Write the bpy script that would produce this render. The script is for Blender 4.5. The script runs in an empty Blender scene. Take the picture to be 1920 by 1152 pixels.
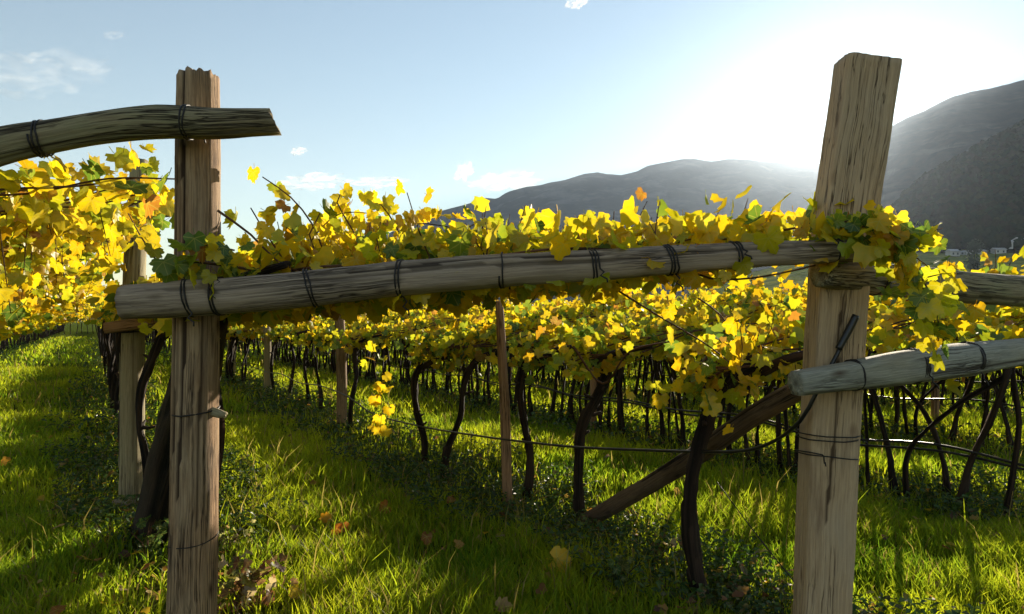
import bpy, math, random
import numpy as np
from mathutils import Vector, Matrix, noise

SC = bpy.context.scene
COL = SC.collection
R = math.radians
random.seed(7)
rng = np.random.default_rng(7)

# ------------------------------------------------------------------ camera, light, exposure
EYE = 1.6
FPX = 1280.0                                   # focal length in photograph pixels (24 mm lens)
cam_d = bpy.data.cameras.new('camera')
cam_d.lens = 24.0; cam_d.sensor_width = 36.0
cam_d.shift_y = 24.0 / 1920.0
cam_d.clip_start = 0.05; cam_d.clip_end = 30000
cam = bpy.data.objects.new('camera', cam_d); COL.objects.link(cam)
cam.location = (0, 0, EYE); cam.rotation_euler = (R(90), 0, 0)
SC.camera = cam

SUN_AZ, SUN_EL = R(26.0), R(13.6)              # to the right of +Y
w = bpy.data.worlds.new('World'); SC.world = w; w.use_nodes = True
nt = w.node_tree
bg = nt.nodes['Background']
sky = nt.nodes.new('ShaderNodeTexSky'); sky.sky_type = 'NISHITA'
sky.sun_disc = False; sky.sun_elevation = SUN_EL; sky.sun_rotation = SUN_AZ
sky.air_density = 1.18; sky.dust_density = 0.03; sky.ozone_density = 0.8
nt.links.new(sky.outputs[0], bg.inputs[0]); bg.inputs[1].default_value = 0.053

sun_d = bpy.data.lights.new('sun', 'SUN'); sun_d.energy = 5.0; sun_d.angle = R(0.53)
sun_d.color = (1.0, 0.87, 0.68)
sun = bpy.data.objects.new('sun', sun_d); COL.objects.link(sun)
SUN_DIR = Vector((math.sin(SUN_AZ) * math.cos(SUN_EL), math.cos(SUN_AZ) * math.cos(SUN_EL), math.sin(SUN_EL)))
sun.rotation_euler = (-SUN_DIR).to_track_quat('-Z', 'Y').to_euler()

SC.view_settings.view_transform = 'Standard'
SC.view_settings.look = 'None'
SC.view_settings.exposure = 1.62
SC.view_settings.gamma = 1.0
SC.view_settings.use_curve_mapping = False
SC.cycles.max_bounces = 7
SC.cycles.diffuse_bounces = 4
SC.cycles.transmission_bounces = 4
SC.cycles.transparent_max_bounces = 8
SC.cycles.volume_bounces = 0
SC.cycles.sample_clamp_indirect = 6.0
SC.cycles.use_denoising = True

# ------------------------------------------------------------------ helpers
def P(px, py, Z):
    """a point of the place from photograph pixel and depth"""
    return Vector(((px - 960) / FPX * Z, Z, EYE + (600 - py) / FPX * Z))

TH = math.atan(780 / 1280.0)
D = Vector((-math.sin(TH), math.cos(TH), 0))   # along the rows, away from the camera
N = Vector((math.cos(TH), math.sin(TH), 0))    # across the rows, to the right
def UV(u, v, z=0.0):
    return N * u + D * v + Vector((0, 0, z))

def link(o, parent=None):
    COL.objects.link(o)
    if parent is not None:
        o.parent = parent
    return o

def mesh_obj(name, me, mat=None, parent=None, loc=None):
    o = bpy.data.objects.new(name, me)
    if mat is not None and len(me.materials) == 0:
        me.materials.append(mat)
    link(o, parent)
    if loc is not None:
        o.location = loc
    return o

def empty(name, loc=(0, 0, 0)):
    o = bpy.data.objects.new(name, None); o.empty_display_size = 0.1
    o.location = loc; COL.objects.link(o)
    return o

def tag(o, label=None, cat=None, group=None, kind=None):
    if label: o['label'] = label
    if cat: o['category'] = cat
    if group: o['group'] = group
    if kind: o['kind'] = kind
    return o

def mesh_np(name, V, F3=None, F4=None, smooth=True):
    """mesh from numpy vertex / triangle / quad arrays"""
    me = bpy.data.meshes.new(name)
    V = np.asarray(V, dtype=np.float32)
    n3 = 0 if F3 is None else len(F3); n4 = 0 if F4 is None else len(F4)
    me.vertices.add(len(V)); me.vertices.foreach_set('co', V.ravel())
    idx = []
    if n3: idx.append(np.asarray(F3, dtype=np.int32).ravel())
    if n4: idx.append(np.asarray(F4, dtype=np.int32).ravel())
    idx = np.concatenate(idx)
    me.loops.add(len(idx)); me.loops.foreach_set('vertex_index', idx)
    starts = np.concatenate([np.arange(n3) * 3, n3 * 3 + np.arange(n4) * 4]).astype(np.int32)
    me.polygons.add(n3 + n4)
    me.polygons.foreach_set('loop_start', starts)
    me.polygons.foreach_set('use_smooth', np.full(n3 + n4, smooth, dtype=bool))
    me.update(calc_edges=True)
    return me

def add_attr(me, name, arr, typ='FLOAT_VECTOR'):
    a = me.attributes.new(name, typ, 'POINT')
    arr = np.asarray(arr, dtype=np.float32)
    a.data.foreach_set({'FLOAT_VECTOR': 'vector', 'FLOAT_COLOR': 'color', 'FLOAT': 'value'}[typ], arr.ravel())

# ------------------------------------------------------------------ materials
class NB:
    """small node-building helper"""
    def __init__(s, name):
        s.m = bpy.data.materials.new(name); s.m.use_nodes = True
        s.t = s.m.node_tree; s.t.nodes.clear()
        s.out = s.t.nodes.new('ShaderNodeOutputMaterial')
    def n(s, typ, **kw):
        x = s.t.nodes.new(typ)
        for k, v in kw.items():
            if k.startswith('i_'):
                key = k[2:]
                key = int(key) if key.isdigit() else key.replace('_', ' ')
                x.inputs[key].default_value = v
            else:
                setattr(x, k, v)
        return x
    def l(s, a, b): s.t.links.new(a, b)
    def noise(s, vec, scale, detail=4.0, rough=0.55):
        x = s.n('ShaderNodeTexNoise'); x.inputs['Scale'].default_value = scale
        x.inputs['Detail'].default_value = detail; x.inputs['Roughness'].default_value = rough
        if vec is not None: s.l(vec, x.inputs['Vector'])
        return x.outputs['Fac']
    def mapping(s, vec, scale, loc=(0, 0, 0)):
        x = s.n('ShaderNodeMapping'); x.inputs['Scale'].default_value = scale; x.inputs['Location'].default_value = loc
        s.l(vec, x.inputs['Vector']); return x.outputs[0]
    def ramp(s, fac, stops, interp='LINEAR'):
        x = s.n('ShaderNodeValToRGB'); cr = x.color_ramp; cr.interpolation = interp
        while len(cr.elements) < len(stops): cr.elements.new(0.5)
        for e, (p, c) in zip(cr.elements, stops):
            e.position = p
            e.color = (c, c, c, 1) if not isinstance(c, tuple) else (*c, 1)
        s.l(fac, x.inputs[0]); return x.outputs[0]
    def mix(s, fac, a, b, mode='MIX'):
        x = s.n('ShaderNodeMix', data_type='RGBA', blend_type=mode)
        for sock, val in ((x.inputs[0], fac), (x.inputs[6], a), (x.inputs[7], b)):
            if hasattr(val, 'is_output'): s.l(val, sock)
            elif isinstance(val, tuple): sock.default_value = (*val, 1)
            else: sock.default_value = val
        return x.outputs[2]
    def math(s, op, a, b=0.0, c=None):
        x = s.n('ShaderNodeMath', operation=op)
        for sock, val in zip(x.inputs, (a, b, c)):
            if val is None: continue
            if hasattr(val, 'is_output'): s.l(val, sock)
            else: sock.default_value = val
        return x.outputs[0]
    def surf(s, sh): s.l(sh, s.out.inputs['Surface']); return s.m

def wood_material(name, light, dark, patch, patch_amt=0.5, stain=(0.03, 0.018, 0.01), grain=60.0, crack=0.035):
    b = NB(name)
    at = b.n('ShaderNodeAttribute', attribute_name='wood').outputs['Vector']
    obj = b.n('ShaderNodeObjectInfo')
    sh = b.n('ShaderNodeVectorMath', operation='ADD')
    cmb = b.n('ShaderNodeCombineXYZ'); r7 = b.math('MULTIPLY', obj.outputs['Random'], 37.0)
    b.l(r7, cmb.inputs[2]); b.l(at, sh.inputs[0]); b.l(cmb.outputs[0], sh.inputs[1])
    v = sh.outputs[0]
    # a slow wander so the grain is not ruler-straight
    wn = b.n('ShaderNodeTexNoise'); wn.inputs['Scale'].default_value = 3.5; b.l(v, wn.inputs['Vector'])
    wv = b.n('ShaderNodeVectorMath', operation='MULTIPLY_ADD'); b.l(wn.outputs['Color'], wv.inputs[0])
    wv.inputs[1].default_value = (0.02, 0.02, 0.0); b.l(v, wv.inputs[2]); vv = wv.outputs[0]
    g = b.noise(b.mapping(vv, (grain, grain, 2.4)), 1.0, 7.0, 0.65)
    g2 = b.noise(b.mapping(vv, (grain * 2.6, grain * 2.6, 9.0)), 1.0, 3.0, 0.6)
    pch = b.noise(b.mapping(v, (7, 7, 2.6)), 1.0, 5.0, 0.6)
    st = b.noise(b.mapping(v, (12, 12, 1.6), (4, 2, 9)), 1.0, 6.0, 0.6)
    cr = b.noise(b.mapping(vv, (grain * 0.3, grain * 0.3, 0.9), (3, 7, 1)), 1.0, 4.0, 0.6)
    crm = b.math('ABSOLUTE', b.math('SUBTRACT', cr, 0.5))
    crk0 = b.ramp(crm, [(0.0, 0.0), (crack, 1.0)])
    cmask = b.ramp(b.noise(b.mapping(v, (5, 5, 1.1), (1, 5, 2)), 1.0, 3.0), [(0.47, 1.0), (0.58, 0.0)])
    crk = b.math('MAXIMUM', crk0, cmask)
    knot = b.n('ShaderNodeTexVoronoi'); knot.inputs['Scale'].default_value = 1.0
    b.l(b.mapping(v, (9, 9, 3.1)), knot.inputs['Vector'])
    kn = b.ramp(knot.outputs['Distance'], [(0.0, 0.0), (0.16, 1.0)])
    col = b.mix(b.ramp(g, [(0.30, 0.0), (0.68, 1.0)]), dark, light)
    col = b.mix(b.math('MULTIPLY', b.ramp(pch, [(0.42, 0.0), (0.66, 1.0)]), patch_amt), col, patch)
    col = b.mix(b.math('MULTIPLY', b.ramp(g2, [(0.35, 1.0), (0.5, 0.0)]), 0.4), col, dark)
    col = b.mix(b.ramp(st, [(0.60, 0.0), (0.78, 0.7)]), col, stain)
    col = b.mix(crk, tuple(x * 0.35 for x in stain), col)
    col = b.mix(kn, stain, col)
    grv = b.n('ShaderNodeAttribute', attribute_name='groove').outputs['Fac']
    col = b.mix(b.ramp(grv, [(0.1, 0.0), (0.75, 0.9)]), col, tuple(x * 0.4 for x in stain))
    h = b.math('ADD', b.math('MULTIPLY', g, 0.5), b.math('MULTIPLY', crk, 0.7))
    h = b.math('ADD', h, b.math('MULTIPLY', g2, 0.25))
    h = b.math('ADD', h, b.math('MULTIPLY', kn, 0.3))
    bp = b.n('ShaderNodeBump'); bp.inputs['Strength'].default_value = 0.9; bp.inputs['Distance'].default_value = 0.009
    b.l(h, bp.inputs['Height'])
    pr = b.n('ShaderNodeBsdfPrincipled'); pr.inputs['Roughness'].default_value = 0.85
    pr.inputs['Specular IOR Level'].default_value = 0.25
    b.l(col, pr.inputs['Base Color']); b.l(bp.outputs[0], pr.inputs['Normal'])
    return b.surf(pr.outputs[0])

M_POST_L = wood_material('wood_post_brown', (0.44, 0.28, 0.15), (0.11, 0.06, 0.03), (0.46, 0.35, 0.22), 0.5, (0.05, 0.022, 0.012), 170, 0.035)
M_POST_R = wood_material('wood_post_tan', (0.56, 0.40, 0.235), (0.33, 0.22, 0.125), (0.46, 0.36, 0.25), 0.5, (0.15, 0.085, 0.045), 150, 0.02)
M_BEAM = wood_material('wood_beam_grey', (0.47, 0.37, 0.27), (0.19, 0.14, 0.10), (0.40, 0.29, 0.195), 0.6, (0.06, 0.037, 0.023), 190, 0.045)
M_BEAM_U = wood_material('wood_beam_mossy', (0.38, 0.31, 0.18), (0.14, 0.105, 0.06), (0.27, 0.27, 0.14), 0.7, (0.06, 0.038, 0.022), 150, 0.04)
M_BEAM_B = wood_material('wood_beam_silver', (0.40, 0.39, 0.32), (0.17, 0.165, 0.135), (0.33, 0.29, 0.20), 0.6, (0.09, 0.06, 0.04), 150, 0.04)
M_POST_G = wood_material('wood_post_grey', (0.40, 0.33, 0.20), (0.19, 0.155, 0.09), (0.30, 0.29, 0.16), 0.5, (0.10, 0.07, 0.04), 150, 0.03)
M_STAKE = wood_material('wood_stake', (0.44, 0.27, 0.15), (0.22, 0.12, 0.065), (0.34, 0.22, 0.14), 0.5, (0.10, 0.05, 0.03), 150, 0.03)
M_BRACE = wood_material('wood_brace_dark', (0.15, 0.10, 0.06), (0.05, 0.032, 0.02), (0.19, 0.135, 0.085), 0.5, (0.02, 0.012, 0.008), 120, 0.05)
M_BARK = wood_material('vine_bark', (0.05, 0.031, 0.021), (0.012, 0.008, 0.006), (0.07, 0.045, 0.03), 0.4, (0.006, 0.004, 0.003), 110, 0.08)
M_CANE = wood_material('vine_cane', (0.14, 0.065, 0.03), (0.06, 0.028, 0.014), (0.18, 0.10, 0.05), 0.5, (0.03, 0.014, 0.008), 30, 0.02)

def simple_material(name, col, rough=0.5, spec=0.4, metal=0.0):
    b = NB(name)
    tc = b.n('ShaderNodeTexCoord').outputs['Object']
    n = b.noise(tc, 25.0, 4)
    c = b.mix(n, tuple(x * 0.6 for x in col), tuple(min(1, x * 1.3) for x in col))
    pr = b.n('ShaderNodeBsdfPrincipled'); pr.inputs['Roughness'].default_value = rough
    pr.inputs['Specular IOR Level'].default_value = spec; pr.inputs['Metallic'].default_value = metal
    b.l(c, pr.inputs['Base Color']); return b.surf(pr.outputs[0])
M_WIRE = simple_material('tie_wire', (0.018, 0.014, 0.012), 0.6)
M_HOSE = simple_material('hose_plastic', (0.012, 0.012, 0.013), 0.35, 0.5)
M_STEEL = simple_material('steel_wire', (0.16, 0.15, 0.14), 0.4, 0.5, 0.6)

def leaf_material(name, attr=None, trans=0.58, gloss=0.05, veins=True):
    """thin leaf: diffuse + light let through; colour from the object's colour (single leaves) or a vertex attribute (massed leaves)"""
    b = NB(name)
    if attr:
        c = b.n('ShaderNodeAttribute', attribute_name=attr).outputs['Color']
    else:
        c = b.n('ShaderNodeObjectInfo').outputs['Color']
    geo = b.n('ShaderNodeNewGeometry')
    n1 = b.noise(geo.outputs['Position'], 38.0, 3)
    n2 = b.noise(geo.outputs['Position'], 120.0, 2)
    c = b.mix(b.ramp(n1, [(0.35, 0.0), (0.75, 0.5)]), c, b.mix(1.0, c, (0.62, 0.85, 0.9), 'MULTIPLY'))
    if veins:
        uvn = b.n('ShaderNodeAttribute', attribute_name='leafxy').outputs['Vector']
        sp = b.n('ShaderNodeSeparateXYZ'); b.l(uvn, sp.inputs[0])
        ang = b.math('ARCTAN2', sp.outputs[0], sp.outputs[1])
        # five main veins 0, +-0.85, +-1.8 rad
        a = b.math('ABSOLUTE', ang)
        d0 = a
        d1 = b.math('ABSOLUTE', b.math('SUBTRACT', a, 0.85))
        d2 = b.math('ABSOLUTE', b.math('SUBTRACT', a, 1.8))
        dm = b.math('MINIMUM', d0, b.math('MINIMUM', d1, d2))
        r = b.n('ShaderNodeVectorMath', operation='LENGTH'); b.l(uvn, r.inputs[0])
        dist = b.math('MULTIPLY', dm, r.outputs['Value'])
        vm = b.ramp(dist, [(0.012, 1.0), (0.035, 0.0)])
        c = b.mix(b.math('MULTIPLY', vm, 0.5), c, (0.55, 0.50, 0.10))
        edge = b.ramp(b.math('ADD', r.outputs['Value'], b.math('MULTIPLY', n1, 0.5)), [(1.02, 0.0), (1.3, 1.0)])
        c = b.mix(b.math('MULTIPLY', edge, 0.6), c, (0.24, 0.09, 0.02))
        spots = b.ramp(n2, [(0.68, 0.0), (0.74, 0.7)])
        c = b.mix(spots, c, (0.12, 0.055, 0.02))
    df = b.n('ShaderNodeBsdfDiffuse'); b.l(c, df.inputs[0])
    tr = b.n('ShaderNodeBsdfTranslucent')
    b.l(b.mix(1.0, c, (1.0, 0.96, 0.7), 'MULTIPLY'), tr.inputs[0])
    m1 = b.n('ShaderNodeMixShader'); m1.inputs[0].default_value = trans
    b.l(df.outputs[0], m1.inputs[1]); b.l(tr.outputs[0], m1.inputs[2])
    gl = b.n('ShaderNodeBsdfGlossy'); gl.inputs['Roughness'].default_value = 0.38; gl.inputs[0].default_value = (0.9, 0.9, 0.9, 1)
    m2 = b.n('ShaderNodeMixShader'); m2.inputs[0].default_value = gloss * 1.6
    b.l(m1.outputs[0], m2.inputs[1]); b.l(gl.outputs[0], m2.inputs[2])
    return b.surf(m2.outputs[0])
M_LEAF = leaf_material('vine_leaf', None, 0.62, 0.014)
M_LEAFMASS = leaf_material('vine_leaf_mass', 'tint', 0.62, 0.02, False)
M_GRASS = leaf_material('grass_blade', 'tint', 0.72, 0.006, False)
M_COVER = leaf_material('ground_cover_leaf', 'tint', 0.35, 0.02, False)

# ------------------------------------------------------------------ logs, tubes
def smooth_path(pts, step):
    """Catmull-Rom through pts, sampled about every step metres"""
    pts = [Vector(p) for p in pts]
    ext = [pts[0] * 2 - pts[1]] + pts + [pts[-1] * 2 - pts[-2]]
    out, par = [], []
    for i in range(1, len(ext) - 2):
        p0, p1, p2, p3 = ext[i - 1:i + 3]
        n = max(1, int((p2 - p1).length / step))
        for k in range(n):
            t = k / n
            out.append(0.5 * ((2 * p1) + (p2 - p0) * t + (2 * p0 - 5 * p1 + 4 * p2 - p3) * t * t + (3 * p1 - p0 - 3 * p2 + p3) * t ** 3))
            par.append(i - 1 + t)
    out.append(pts[-1]); par.append(len(pts) - 1.0)
    return out, par

def log_mesh(name, pts, radii, nseg=20, step=0.05, rough=0.003, lump=0.05, grooves=0, gdepth=0.012, aspect=1.0, power=2.0,
             side=None, jag=(0.004, 0.004), seed=0, slant=(0, 0), lump2=0.012):
    """a tapered log / post / trunk along a path with grain ridges, open cracks and sawn or split ends"""
    rnd = random.Random(seed)
    path, par = smooth_path(pts, step)
    n = len(path)
    rads = np.interp(par, np.arange(len(radii)), radii)
    t0 = (path[1] - path[0]).normalized()
    sd = Vector(side) if side is not None else (Vector((0, 0, 1)) if abs(t0.z) < 0.8 else Vector((1, 0, 0)))
    a = (sd - t0 * sd.dot(t0)).normalized()
    V, W, GV = [], [], []
    L = 0.0
    gr = [(rnd.uniform(0, 6.28), rnd.uniform(0.35, 1), rnd.uniform(-.1, 0.5), rnd.uniform(0.55, 1.2)) for _ in range(grooves)]
    for i, c in enumerate(path):
        t = (path[min(i + 1, n - 1)] - path[max(i - 1, 0)]).normalized()
        a = (a - t * a.dot(t)).normalized(); bb = t.cross(a)
        if i: L += (c - path[i - 1]).length
        f = i / (n - 1)
        for j in range(nseg):
            th = 2 * math.pi * j / nseg
            ca, sa = math.cos(th), math.sin(th)
            if power != 2.0:
                k = (abs(ca) ** power + abs(sa) ** power) ** (-1 / power)
            else:
                k = 1.0
            r = rads[i]
            q = noise.noise(Vector((ca * 1.2 + seed, sa * 1.2, L * 2.2)))
            q2 = noise.noise(Vector((ca * 5 + seed, sa * 5, L * 3.0)))
            q3 = noise.noise(Vector((ca * 1.6 + seed, sa * 1.6, L * 9.0)))
            rr = r * k * (1 + lump * q + lump2 * q3) + rough * q2
            gvv = 0.0
            for (g0, gw, gs, ge) in gr:
                gc = g0 + 0.25 * noise.noise(Vector((g0, 3.1, L * 1.7)))
                dlt = abs((th - gc + math.pi) % (2 * math.pi) - math.pi)
                if dlt < 2 * math.pi / nseg * 0.6 and gs < f < ge:
                    rr -= gdepth * gw; gvv = max(gvv, gw)
            off = 0.0
            if i == 0: off = -jag[0] * noise.noise(Vector((ca * 4, sa * 4, seed + 9.0))) * 2 + slant[0] * ca
            if i == n - 1: off = jag[1] * (noise.noise(Vector((ca * 4.0, sa * 4.0, seed + 2.0))) * 2 + rnd.uniform(-0.5, 0.5)) + slant[1] * ca
            p = c + a * (rr * ca * aspect) + bb * (rr * sa) + t * off
            V.append(p); W.append((ca * r * aspect, sa * r, L)); GV.append(gvv)
    F4 = []
    for i in range(n - 1):
        for j in range(nseg):
            j2 = (j + 1) % nseg
            F4.append((i * nseg + j, i * nseg + j2, (i + 1) * nseg + j2, (i + 1) * nseg + j))
    F3 = []
    for e, base in ((0, 0), (1, (n - 1) * nseg)):
        inner = len(V)
        ctr = path[0] if e == 0 else path[-1]
        t = (path[1] - path[0]).normalized() if e == 0 else (path[-1] - path[-2]).normalized()
        for j in range(nseg):
            v = V[base + j]
            q = ctr + (v - ctr) * 0.55
            q += t * (jag[e] * rnd.uniform(-0.8, 0.8))
            V.append(q); W.append((W[base + j][0] * 0.55, W[base + j][1] * 0.55, W[base + j][2] + 0.02)); GV.append(0)
        V.append(ctr); W.append((0, 0, W[base][2])); GV.append(.6)
        cc = len(V) - 1
        for j in range(nseg):
            j2 = (j + 1) % nseg
            if e == 0:
                F4.append((base + j2, base + j, inner + j, inner + j2)); F3.append((inner + j2, inner + j, cc))
            else:
                F4.append((base + j, base + j2, inner + j2, inner + j)); F3.append((inner + j, inner + j2, cc))
    me = mesh_np(name, [tuple(v) for v in V], F3, F4)
    add_attr(me, 'wood', W); add_attr(me, 'groove', GV, 'FLOAT')
    return me

def tube_np(path, rads, nseg=5):
    """vertices, quads, wood attr of a thin tube"""
    n = len(path); V = []; W = []; L = 0
    t0 = (path[1] - path[0]).normalized()
    sd = Vector((0, 0, 1)) if abs(t0.z) < 0.8 else Vector((1, 0, 0))
    a = (sd - t0 * sd.dot(t0)).normalized()
    for i, c in enumerate(path):
        t = path[min(i + 1, n - 1)] - path[max(i - 1, 0)]
        t = t.normalized() if t.length > 1e-9 else t0
        a = a - t * a.dot(t)
        a = a.normalized() if a.length > 1e-6 else t.orthogonal().normalized()
        bb = t.cross(a)
        if i: L += (c - path[i - 1]).length
        r = rads[i] if hasattr(rads, '__len__') else rads
        for j in range(nseg):
            th = 6.28318 * j / nseg
            V.append(tuple(c + a * (r * math.cos(th)) + bb * (r * math.sin(th)))); W.append((r * math.cos(th), r * math.sin(th), L))
    F = [(i * nseg + j, i * nseg + (j + 1) % nseg, (i + 1) * nseg + (j + 1) % nseg, (i + 1) * nseg + j) for i in range(n - 1) for j in range(nseg)]
    F3 = [(0, j + 1, j) for j in range(1, nseg - 1)] + [((n - 1) * nseg, (n - 1) * nseg + j, (n - 1) * nseg + j + 1) for j in range(1, nseg - 1)]
    return V, F, F3, W

def tube_mesh(name, pts, rads, nseg=6, step=0.05, smooth=True):
    if smooth:
        path, par = smooth_path(pts, step)
        r = np.interp(par, np.arange(len(pts)), rads) if hasattr(rads, '__len__') else rads
    else:
        path, r = [Vector(p) for p in pts], rads
    V, F, F3, W = tube_np(path, r, nseg)
    me = mesh_np(name, V, F3, F); add_attr(me, 'wood', W); return me

def tie(parent, center, axis, rad, turns=2.0, spread=0.03, wire=0.0045, seed=0, tail=True, vis=1.0):
    """a dark wire wound round a log: one continuous winding with a twisted tail"""
    rnd = random.Random(seed)
    axis = Vector(axis).normalized()
    a = axis.orthogonal().normalized(); b = axis.cross(a)
    pts = []
    n = int(turns * 18); ph = rnd.uniform(0, 6.28)
    tilt = rnd.uniform(-0.02, 0.02)
    for i in range(n + 1):
        th = ph + 2 * math.pi * turns * i / n
        off = spread * (i / n - 0.5) + tilt * math.cos(th) + 0.006 * noise.noise(Vector((i * 0.4, seed, 0)))
        rr = rad * 1.02 + wire * 0.8 + 0.0015 * math.sin(i * 1.7)
        pts.append(Vector(center) + axis * off + a * (rr * math.cos(th)) + b * (rr * math.sin(th)))
    if tail:
        e = pts[-1]; o = (e - Vector(center)).normalized()
        for k in range(1, 5):
            pts.append(e + o * (0.006 * k) + axis * (0.012 * math.sin(k * 2.3)) + Vector((0.004 * k, -0.004, -0.013 * k)))
    me = tube_mesh('wire_tie', pts, wire, 5, smooth=False)
    o = mesh_obj('wire_tie', me, M_WIRE, parent)
    if parent is not None: o.location = -parent.location
    return o

def log_thing(name, label, cat, pts, radii, mat, group=None, **kw):
    me = log_mesh(name, pts, radii, **kw)
    o = mesh_obj(name, me, mat)
    tag(o, label, cat, group)
    return o

# ------------------------------------------------------------------ ground, terrain, mountains, haze
def ground_material():
    b = NB('soil_turf')
    geo = b.n('ShaderNodeNewGeometry').outputs['Position']
    n1 = b.noise(geo, 0.9, 5); n2 = b.noise(geo, 14, 5); n3 = b.noise(geo, 60, 4)
    c = b.mix(b.ramp(n1, [(0.35, 0.0), (0.65, 1.0)]), (0.065, 0.10, 0.014), (0.11, 0.135, 0.02))
    c = b.mix(b.ramp(n2, [(0.5, 0.0), (0.75, 0.8)]), c, (0.05, 0.034, 0.018))
    c = b.mix(b.ramp(n3, [(0.4, 0.0), (0.7, 0.6)]), c, (0.03, 0.035, 0.01))
    bp = b.n('ShaderNodeBump'); bp.inputs['Distance'].default_value = 0.03; b.l(n3, bp.inputs['Height'])
    pr = b.n('ShaderNodeBsdfDiffuse')
    b.l(c, pr.inputs['Color']); b.l(bp.outputs[0], pr.inputs['Normal'])
    return b.surf(pr.outputs[0])

def gh(x, y):
    """height of the vineyard floor: gentle swells, a low bank along each vine row"""
    return 0.03 * math.sin(x * 0.9 + 1) * math.cos(y * 0.7) + 0.02 * math.sin(x * 2.1 + y * 1.7)

def build_ground():
    xs = np.concatenate([-np.geomspace(5900, 30, 18), np.linspace(-28, 40, 137), np.geomspace(42, 5900, 18)])
    ys = np.concatenate([-np.geomspace(5900, 8, 14), np.linspace(-6, 50, 113), np.geomspace(53, 5900, 18)])
    X, Y = np.meshgrid(xs, ys)
    Z = 0.03 * np.sin(X * 0.9 + 1) * np.cos(Y * 0.7) + 0.02 * np.sin(X * 2.1 + Y * 1.7)
    Z = np.where((np.abs(X) > 45) | (Y > 52) | (Y < -7), Z * 0.0, Z)
    V = np.stack([X, Y, Z], -1).reshape(-1, 3)
    ny, nx = X.shape
    i, j = np.meshgrid(np.arange(ny - 1), np.arange(nx - 1), indexing='ij')
    q = (i * nx + j).ravel()
    F = np.stack([q, q + 1, q + nx + 1, q + nx], -1)
    o = mesh_obj('ground', mesh_np('ground', V, None, F), ground_material())
    tag(o, 'grassy vineyard floor under the pergolas', kind='structure')
build_ground()

def mountain_material(name, c1, c2, rock, rock_amt, scale):
    b = NB(name)
    geo = b.n('ShaderNodeNewGeometry')
    n1 = b.noise(geo.outputs['Position'], scale, 8, 0.62); n2 = b.noise(geo.outputs['Position'], scale * 6, 6, 0.6)
    n3 = b.noise(b.mapping(geo.outputs['Position'], (1, 1, 2.2)), scale * 1.7, 7, 0.65)
    c = b.mix(b.ramp(n2, [(0.35, 0.0), (0.65, 1.0)]), c1, c2)
    sep = b.n('ShaderNodeSeparateXYZ'); b.l(geo.outputs['True Normal'], sep.inputs[0])
    steep = b.ramp(sep.outputs[2], [(0.45, 1.0), (0.75, 0.0)])
    rk = b.math('MULTIPLY', b.ramp(n3, [(0.52, 0.0), (0.62, 1.0)]), b.math('ADD', b.math('MULTIPLY', steep, 0.7), 0.3))
    c = b.mix(b.math('MULTIPLY', rk, rock_amt), c, rock)
    c = b.mix(b.ramp(n1, [(0.4, 0.35), (0.6, 0.0)]), c, tuple(x * 0.5 for x in c1))
    df = b.n('ShaderNodeBsdfDiffuse'); b.l(c, df.inputs[0])
    return b.surf(df.outputs[0])

def ridge(name, ctrl, zb, zr, yb, zback, amp, freq, mat, label, cols=420, rows=54, jag=0.0, prof=1.0, seed=0):
    """a mountain flank: skyline given by ctrl (photo pixels), foot at depth zb, crest at depth zr, falling away behind"""
    px = np.linspace(ctrl[0][0], ctrl[-1][0], cols)
    sky_y = np.interp(px, [c[0] for c in ctrl], [c[1] for c in ctrl])
    V = []
    nb = 10
    for r in range(rows + nb):
        for k in range(cols):
            hr = EYE + (600 - sky_y[k]) / FPX * zr
            hb = EYE + (600 - max(yb, sky_y[k] + 12)) / FPX * zb
            tx = (px[k] - 960) / FPX
            if r < rows:
                t = r / (rows - 1)
                Z = zb + (zr - zb) * t
                h = hb + (hr - hb) * t ** prof
                env = math.sin(math.pi * min(t, 1.0)) ** 0.7 if 0 < t < 1 else 0.0
            else:
                t2 = (r - rows + 1) / nb
                Z = zr + (zback - zr) * t2
                h = hr * (1 - t2 ** 1.3) - 0.9 * t2; env = math.sin(math.pi * t2) if t2 < 1 else 0
            X = tx * Z
            q = noise.fractal(Vector((X * freq + seed, Z * freq, h * freq * 0.7)), 0.9, 2.1, 6)
            rg = 1 - abs(noise.noise(Vector((X * freq * 1.3, Z * freq * 0.6, seed + 3))))
            fl = noise.fractal(Vector((X * freq * 5 + seed, Z * freq * 5, 1.0)), 0.9, 2.0, 4)
            dz = amp * env * (0.55 * q + 0.6 * (rg - 0.7)) + jag * fl * (0.35 + 0.65 * env) * (1.0 if r <= rows else 0.5)
            V.append((X, Z + 0.6 * amp * env * q, max(h + dz, -0.6)))
    nr = rows + nb
    F = [(r * cols + k, r * cols + k + 1, (r + 1) * cols + k + 1, (r + 1) * cols + k) for r in range(nr - 1) for k in range(cols - 1)]
    o = mesh_obj(name, mesh_np(name, V, None, F), mat)
    tag(o, label, kind='structure')
    return o

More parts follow.
